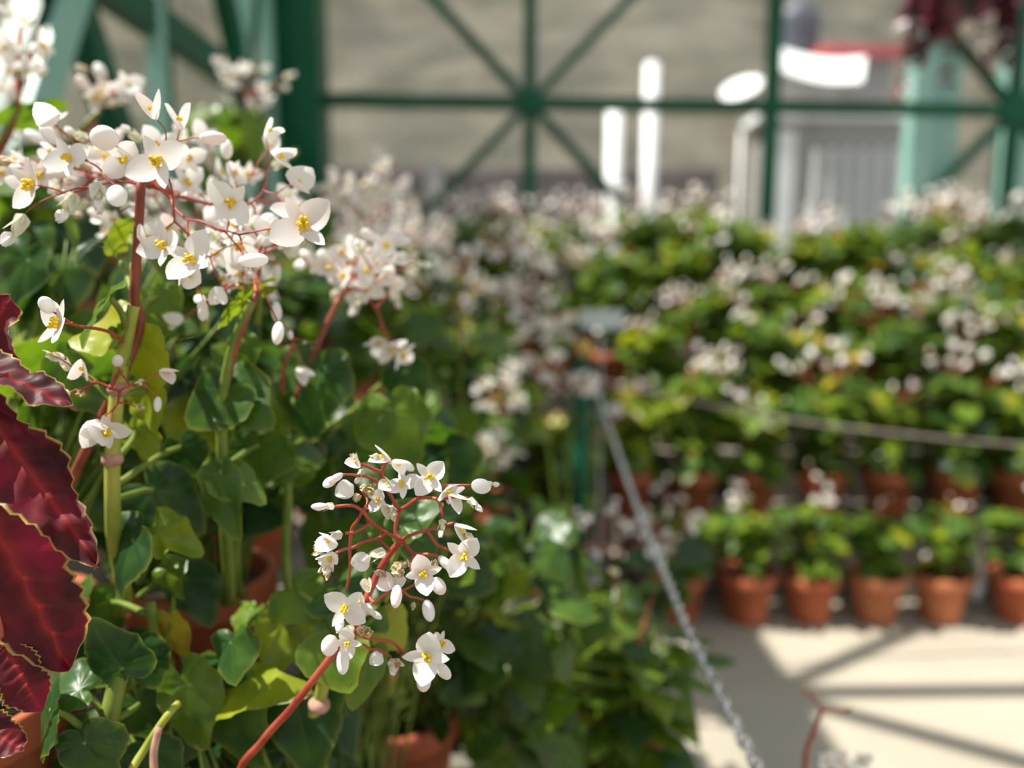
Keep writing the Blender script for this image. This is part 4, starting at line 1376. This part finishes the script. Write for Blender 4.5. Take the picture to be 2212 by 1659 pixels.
def reloc(t):
    """rebuild pot and soil at the root's present place"""
    for c in list(t.children):
        if c.name.startswith(('pot', 'soil')):
            bpy.data.objects.remove(c)
    x, y, z = t.location
    m = MB(); pot_mesh(m, (x, y, z), .155, .085); m.build('pot', t)
    m = MB(); soil_mesh(m, (x, y, z), .155, .085, rnd=rnd); m.build('soil', t)


reloc(Hp)
m = MB(); tube(m, [hb, at(330, 1980, .47), at(230, 1800, .49), at(218, 1690, .50), at(235, 1560, .50), at(262, 1440, .51)], 0.0088, 0.006, 'greencane', 12, 6); m.build('cane', Hp)
m = MB(); tube(m, [hb + V((.02, 0, 0)), at(420, 1950, .50), at(385, 1780, .54), at(372, 1680, .56), at(350, 1480, .56), at(325, 1300, .56)], 0.005, 0.0035, 'greencane', 10, 6); m.build('cane', Hp)
m = MB(); tube(m, [hb + V((.03, .01, 0)), at(330, 1880, .48), at(272, 1760, .485), at(278, 1680, .49), at(318, 1610, .50), at(362, 1545, .50), at(385, 1520, .51)], 0.0032, 0.0026, 'cane', 10, 5); m.build('side_shoot', Hp)
m = MB(); tube(m, [hb + V((.03, .02, 0)), at(420, 1900, .47), at(362, 1770, .48), at(338, 1690, .485), at(332, 1630, .49), at(343, 1572, .495)], 0.003, 0.0026, 'node', 8, 5); m.build('side_shoot', Hp)
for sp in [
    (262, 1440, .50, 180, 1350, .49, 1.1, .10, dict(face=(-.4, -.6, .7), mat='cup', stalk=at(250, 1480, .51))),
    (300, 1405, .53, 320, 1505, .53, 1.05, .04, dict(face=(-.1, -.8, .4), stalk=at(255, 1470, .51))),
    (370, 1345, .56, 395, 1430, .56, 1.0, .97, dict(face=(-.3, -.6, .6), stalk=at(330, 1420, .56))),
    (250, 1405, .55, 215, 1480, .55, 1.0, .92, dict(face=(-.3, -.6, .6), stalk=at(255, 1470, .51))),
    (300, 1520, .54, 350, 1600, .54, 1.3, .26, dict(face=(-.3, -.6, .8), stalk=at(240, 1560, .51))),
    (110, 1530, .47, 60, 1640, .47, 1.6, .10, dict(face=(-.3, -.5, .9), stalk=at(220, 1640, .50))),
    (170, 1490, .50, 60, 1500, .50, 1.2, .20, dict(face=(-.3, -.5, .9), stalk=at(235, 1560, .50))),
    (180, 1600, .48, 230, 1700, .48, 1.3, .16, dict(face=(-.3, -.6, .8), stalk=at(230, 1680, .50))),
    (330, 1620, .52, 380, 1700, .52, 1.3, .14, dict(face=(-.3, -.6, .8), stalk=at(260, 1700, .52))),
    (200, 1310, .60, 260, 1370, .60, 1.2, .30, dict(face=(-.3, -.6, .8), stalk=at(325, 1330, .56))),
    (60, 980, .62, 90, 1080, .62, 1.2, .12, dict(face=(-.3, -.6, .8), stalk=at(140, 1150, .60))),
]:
    near_leaf(Hp, sp, rn)

# --- coleus ------------------------------------------------------------------
cp = V((-0.515, 0.40, 0.72))
col_ = thing('potted_coleus', 'crimson coleus with frilled yellow-edged leaves at the left edge', 'potted plant', cp)
m = MB(); pot_mesh(m, cp, .13, .075); m.build('pot', col_)
m = MB(); soil_mesh(m, cp, .13, .075, rnd=rnd); m.build('soil', col_)
ctp = at(-90, 900, .44)
m = MB(); tube(m, [cp + V((0, 0, .11)), V((-.38, .42, 1.0)), at(-60, 1050, .45), ctp, at(-70, 700, .44)], 0.005, 0.003, 'redstalk', 8, 5); m.build('stem', col_)
for B_, T_, w_, face_, kw in [
    (at(-110, 770, .45), at(152, 842, .43), .19, (.1, -.45, 1), dict(curl=.1, wave=.03, droop=.16)),
    (at(-70, 835, .44), at(214, 1225, .435), .205, (.45, -.80, .45), dict(curl=.0, wave=.07, roll=.20, droop=-.06)),
    (at(-70, 1020, .45), at(148, 1450, .455), .30, (.15, -.95, .3), dict(curl=.05, wave=.03, droop=.02)),
    (at(10, 1395, .45), at(85, 1540, .44), .42, (-.1, -.75, .8), dict(curl=.1, wave=.04)),
    (at(-60, 830, .47), at(2, 640, .46), .42, (.1, -.9, .3), dict(curl=.1, wave=.05)),
    (at(-50, 1560, .46), at(48, 1620, .45), .4, (0, -.7, .7), dict()),
]:
    m = MB()
    coleus_leaf(m, B_, T_, face_, rn, w_, **kw)
    o = m.build('leaf', col_)
    m = MB(); q = ctp.lerp(at(-60, 1100, .45), max(0, min(1, (ctp.z - B_.z) / .1)))
    tube(m, [q, q.lerp(B_, .5) + V((0, 0, .005)), B_], .0022, .0018, 'redstalk', 6, 3); m.build('leaf_stalk', col_)

# --- fill: foliage of the near plants, seen between and behind the placed leaves
def fill(parent, src, n, bx, yr, tint, size, rn_, dens_kind='leaf', name='foliage'):
    x0, y0, x1, y1 = bx
    m, s_ = MB(), MB()
    src = V(src)
    for _ in range(n):
        B = at(rn_.uniform(x0, x1), rn_.uniform(y0, y1), rn_.uniform(*yr))
        d = V((rn_.uniform(-1, 1), rn_.uniform(-.6, .3), rn_.uniform(-1.2, .3))).normalized()
        nrm = V((rn_.uniform(-.8, .5), rn_.uniform(-.9, .1), rn_.uniform(.3, 1)))
        leaf(m, B, B + d * size * rn_.uniform(.7, 1.2), nrm, rn_, rn_.uniform(.85, 1.25), dens_kind, rn_.uniform(*tint) if rn_.random() > .07 else rn_.uniform(.6, .85), 4, 22)
        foot = V((src.x + rn_.uniform(-.03, .03), src.y + rn_.uniform(-.03, .03), src.z))
        mid = foot.lerp(B, .55) + V((0, 0.02, 0.03))
        tube(s_, [foot, mid, B], .0020, .0013, 'greencane', 5, 3)
    m.build(name, parent)
    s_.build('stems', parent)


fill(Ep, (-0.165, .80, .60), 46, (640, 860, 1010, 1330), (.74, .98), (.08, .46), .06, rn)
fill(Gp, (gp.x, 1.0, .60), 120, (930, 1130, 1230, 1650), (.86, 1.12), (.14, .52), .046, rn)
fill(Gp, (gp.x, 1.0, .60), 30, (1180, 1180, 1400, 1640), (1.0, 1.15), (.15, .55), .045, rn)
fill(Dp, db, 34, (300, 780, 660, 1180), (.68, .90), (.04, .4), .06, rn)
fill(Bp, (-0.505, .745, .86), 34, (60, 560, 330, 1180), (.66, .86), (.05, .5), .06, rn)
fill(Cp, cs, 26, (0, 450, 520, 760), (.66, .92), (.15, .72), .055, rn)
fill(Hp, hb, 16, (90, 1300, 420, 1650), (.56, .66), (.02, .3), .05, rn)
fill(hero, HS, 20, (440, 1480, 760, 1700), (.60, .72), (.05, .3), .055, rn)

# --- extra flower heads on tall neighbours behind the left group --------------
def tall(x, y, z, label, heads, fs=.034, tint=(.15, .5), nleaf=26):
    t = near_pot(x, y, z, label, group='tall white-flowering begonias behind the nearest group')
    foot = V((x, y, z + .14))
    ml, ms = MB(), MB()
    for hx, hy, hd, n, sx, sy in heads:
        c = at(hx, hy + sy * 1.2, hd)
        tube(ms, [foot, foot.lerp(c, .5) + V((0, 0, .04)), c], .005, .0035, 'greencane', 8, 5)
        cluster(t, [foot.lerp(c, .7) + V((0, 0, .03)), c.lerp(foot, .1), c], region_targets(n, hx, hy, sx, sy, hd - .05, hd + .05, rn), rn, r=.0022, stalk_mat='redstalk', size=fs)
        for _ in range(nleaf // len(heads)):
            B = foot.lerp(c, rn.uniform(.3, .95)) + V((rn.uniform(-.07, .07), rn.uniform(-.07, .07), rn.uniform(-.02, .05)))
            d = V((rn.uniform(-1, 1), rn.uniform(-1, 1), rn.uniform(-.8, .2))).normalized()
            leaf(ml, B, B + d * .065, V((rn.uniform(-.5, .5), rn.uniform(-.6, .2), 1)), rn, 1.05, 'leaf', rn.uniform(*tint), 3, 18)
    ms.build('stems', t)
    ml.build('foliage', t)


tall(-0.75, 0.92, .86, 'begonia with pale out-of-focus flowers before the bright brace at the left edge', [(40, 130, .85, 16, 60, 90), (215, 190, .90, 14, 70, 40)])
tall(-0.57, 1.42, .72, 'tall begonia with a small loose flower head beside the thick green post', [(530, 175, 1.45, 14, 85, 55)], fs=.038)
tall(-0.38, 1.55, .72, 'begonia with a dense bright pinkish flower head right of the nearest mass', [(800, 420, 1.45, 46, 95, 75)], fs=.042)
tall(-0.10, 1.58, .46, 'begonia with pale flower heads at mid height behind the slim cane', [(900, 510, 1.5, 22, 70, 40), (990, 600, 1.5, 18, 60, 60)], fs=.036)
tall(-0.09, 2.06, .46, 'begonia with bright round flower spots at the right of the left bench, upper', [(1150, 600, 2.0, 30, 50, 80), (1090, 520, 2.1, 16, 50, 40), (1190, 700, 1.98, 14, 45, 40)], fs=.048)
tall(0.14, 1.95, .22, 'begonia whose flowers surround the top of the green barrier post', [(1165, 765, 1.9, 20, 55, 55), (1235, 828, 2.05, 18, 55, 20)], fs=.044, nleaf=6)
tall(-0.09, 1.81, .46, 'begonia with shaded flowers low on the left bench, right of the yellow leaf', [(1085, 850, 1.7, 26, 45, 65), (1075, 965, 1.6, 14, 40, 35)], fs=.038)
tall(0.16, 1.50, .22, 'begonia with small faded flowers at the right front of the left bench', [(1330, 1150, 1.5, 20, 110, 70), (1450, 1140, 1.65, 22, 75, 45)], fs=.034, tint=(.05, .35))

# right side flower heads
for i, (hx, hy, hd, n, sx, sy) in enumerate([(1380, 540, 3.6, 26, 90, 50), (1520, 355, 4.2, 14, 55, 22), (1510, 480, 3.9, 16, 70, 25), (1280, 440, 3.8, 12, 50, 45)]):
    pass

# --- flower stalk reaching in at the bottom right -----------------------------
sp_ = thing('potted_begonia', 'begonia at the lower right edge, reddish flower stalk with spent tips above the floor', 'potted plant', (.36, .80, 0), None)
m = MB(); pot_mesh(m, (.36, .80, 0)); m.build('pot', sp_)
m = MB(); soil_mesh(m, (.36, .80, 0), rnd=rnd); m.build('soil', sp_)
m = MB()
tube(m, [V((.36, .80, .14)), V((.34, .82, .4)), at(1738, 1670, .85), at(1755, 1590, .85), at(1776, 1535, .85)], .004, .0022, 'redstalk', 8, 5)
tube(m, [at(1776, 1535, .85), at(1762, 1512, .85), at(1732, 1490, .85)], .0018, .0014, 'redstalk', 6, 4)
tube(m, [at(1776, 1535, .85), at(1800, 1534, .85), at(1832, 1536, .85)], .0018, .0014, 'redstalk', 6, 4)
tube(m, [V((.36, .80, .14)), V((.38, .80, .4)), at(1810, 1690, .80), at(1790, 1650, .80)], .003, .002, 'redstalk', 6, 4)
st = m.build('flower_stalk', sp_)
for (px, py, k, s_) in ((1732, 1490, 'dry', .016), (1832, 1536, 'dry', .018), (1760, 1512, 'dry', .012)):
    m = MB(); flower(m, at(px, py, .85), (0, -.5, 1), s_, k, rn); m.build('withered_flower', st)
for px in (1785, 1812, 1862):
    m = MB(); flower(m, at(px, 1645, .80), (0, -.6, .6), .026, 'open', rn); m.build('flower', st)
m, s2 = MB(), MB()
for i in range(14):
    a = i * 2.4
    B = V((.36 + .07 * math.cos(a), .80 + .07 * math.sin(a), .22 + .012 * i))
    leaf(m, B, B + V((math.cos(a), math.sin(a), -.3)) * .06, V((math.cos(a) * .4, math.sin(a) * .4, 1)), rn, 1.0, 'leaf', .3, 3, 16)
    tube(s2, [V((.36, .80, .14)), B], .002, .0015, 'greencane', 5, 1)
m.build('foliage', sp_); s2.build('stems', sp_)
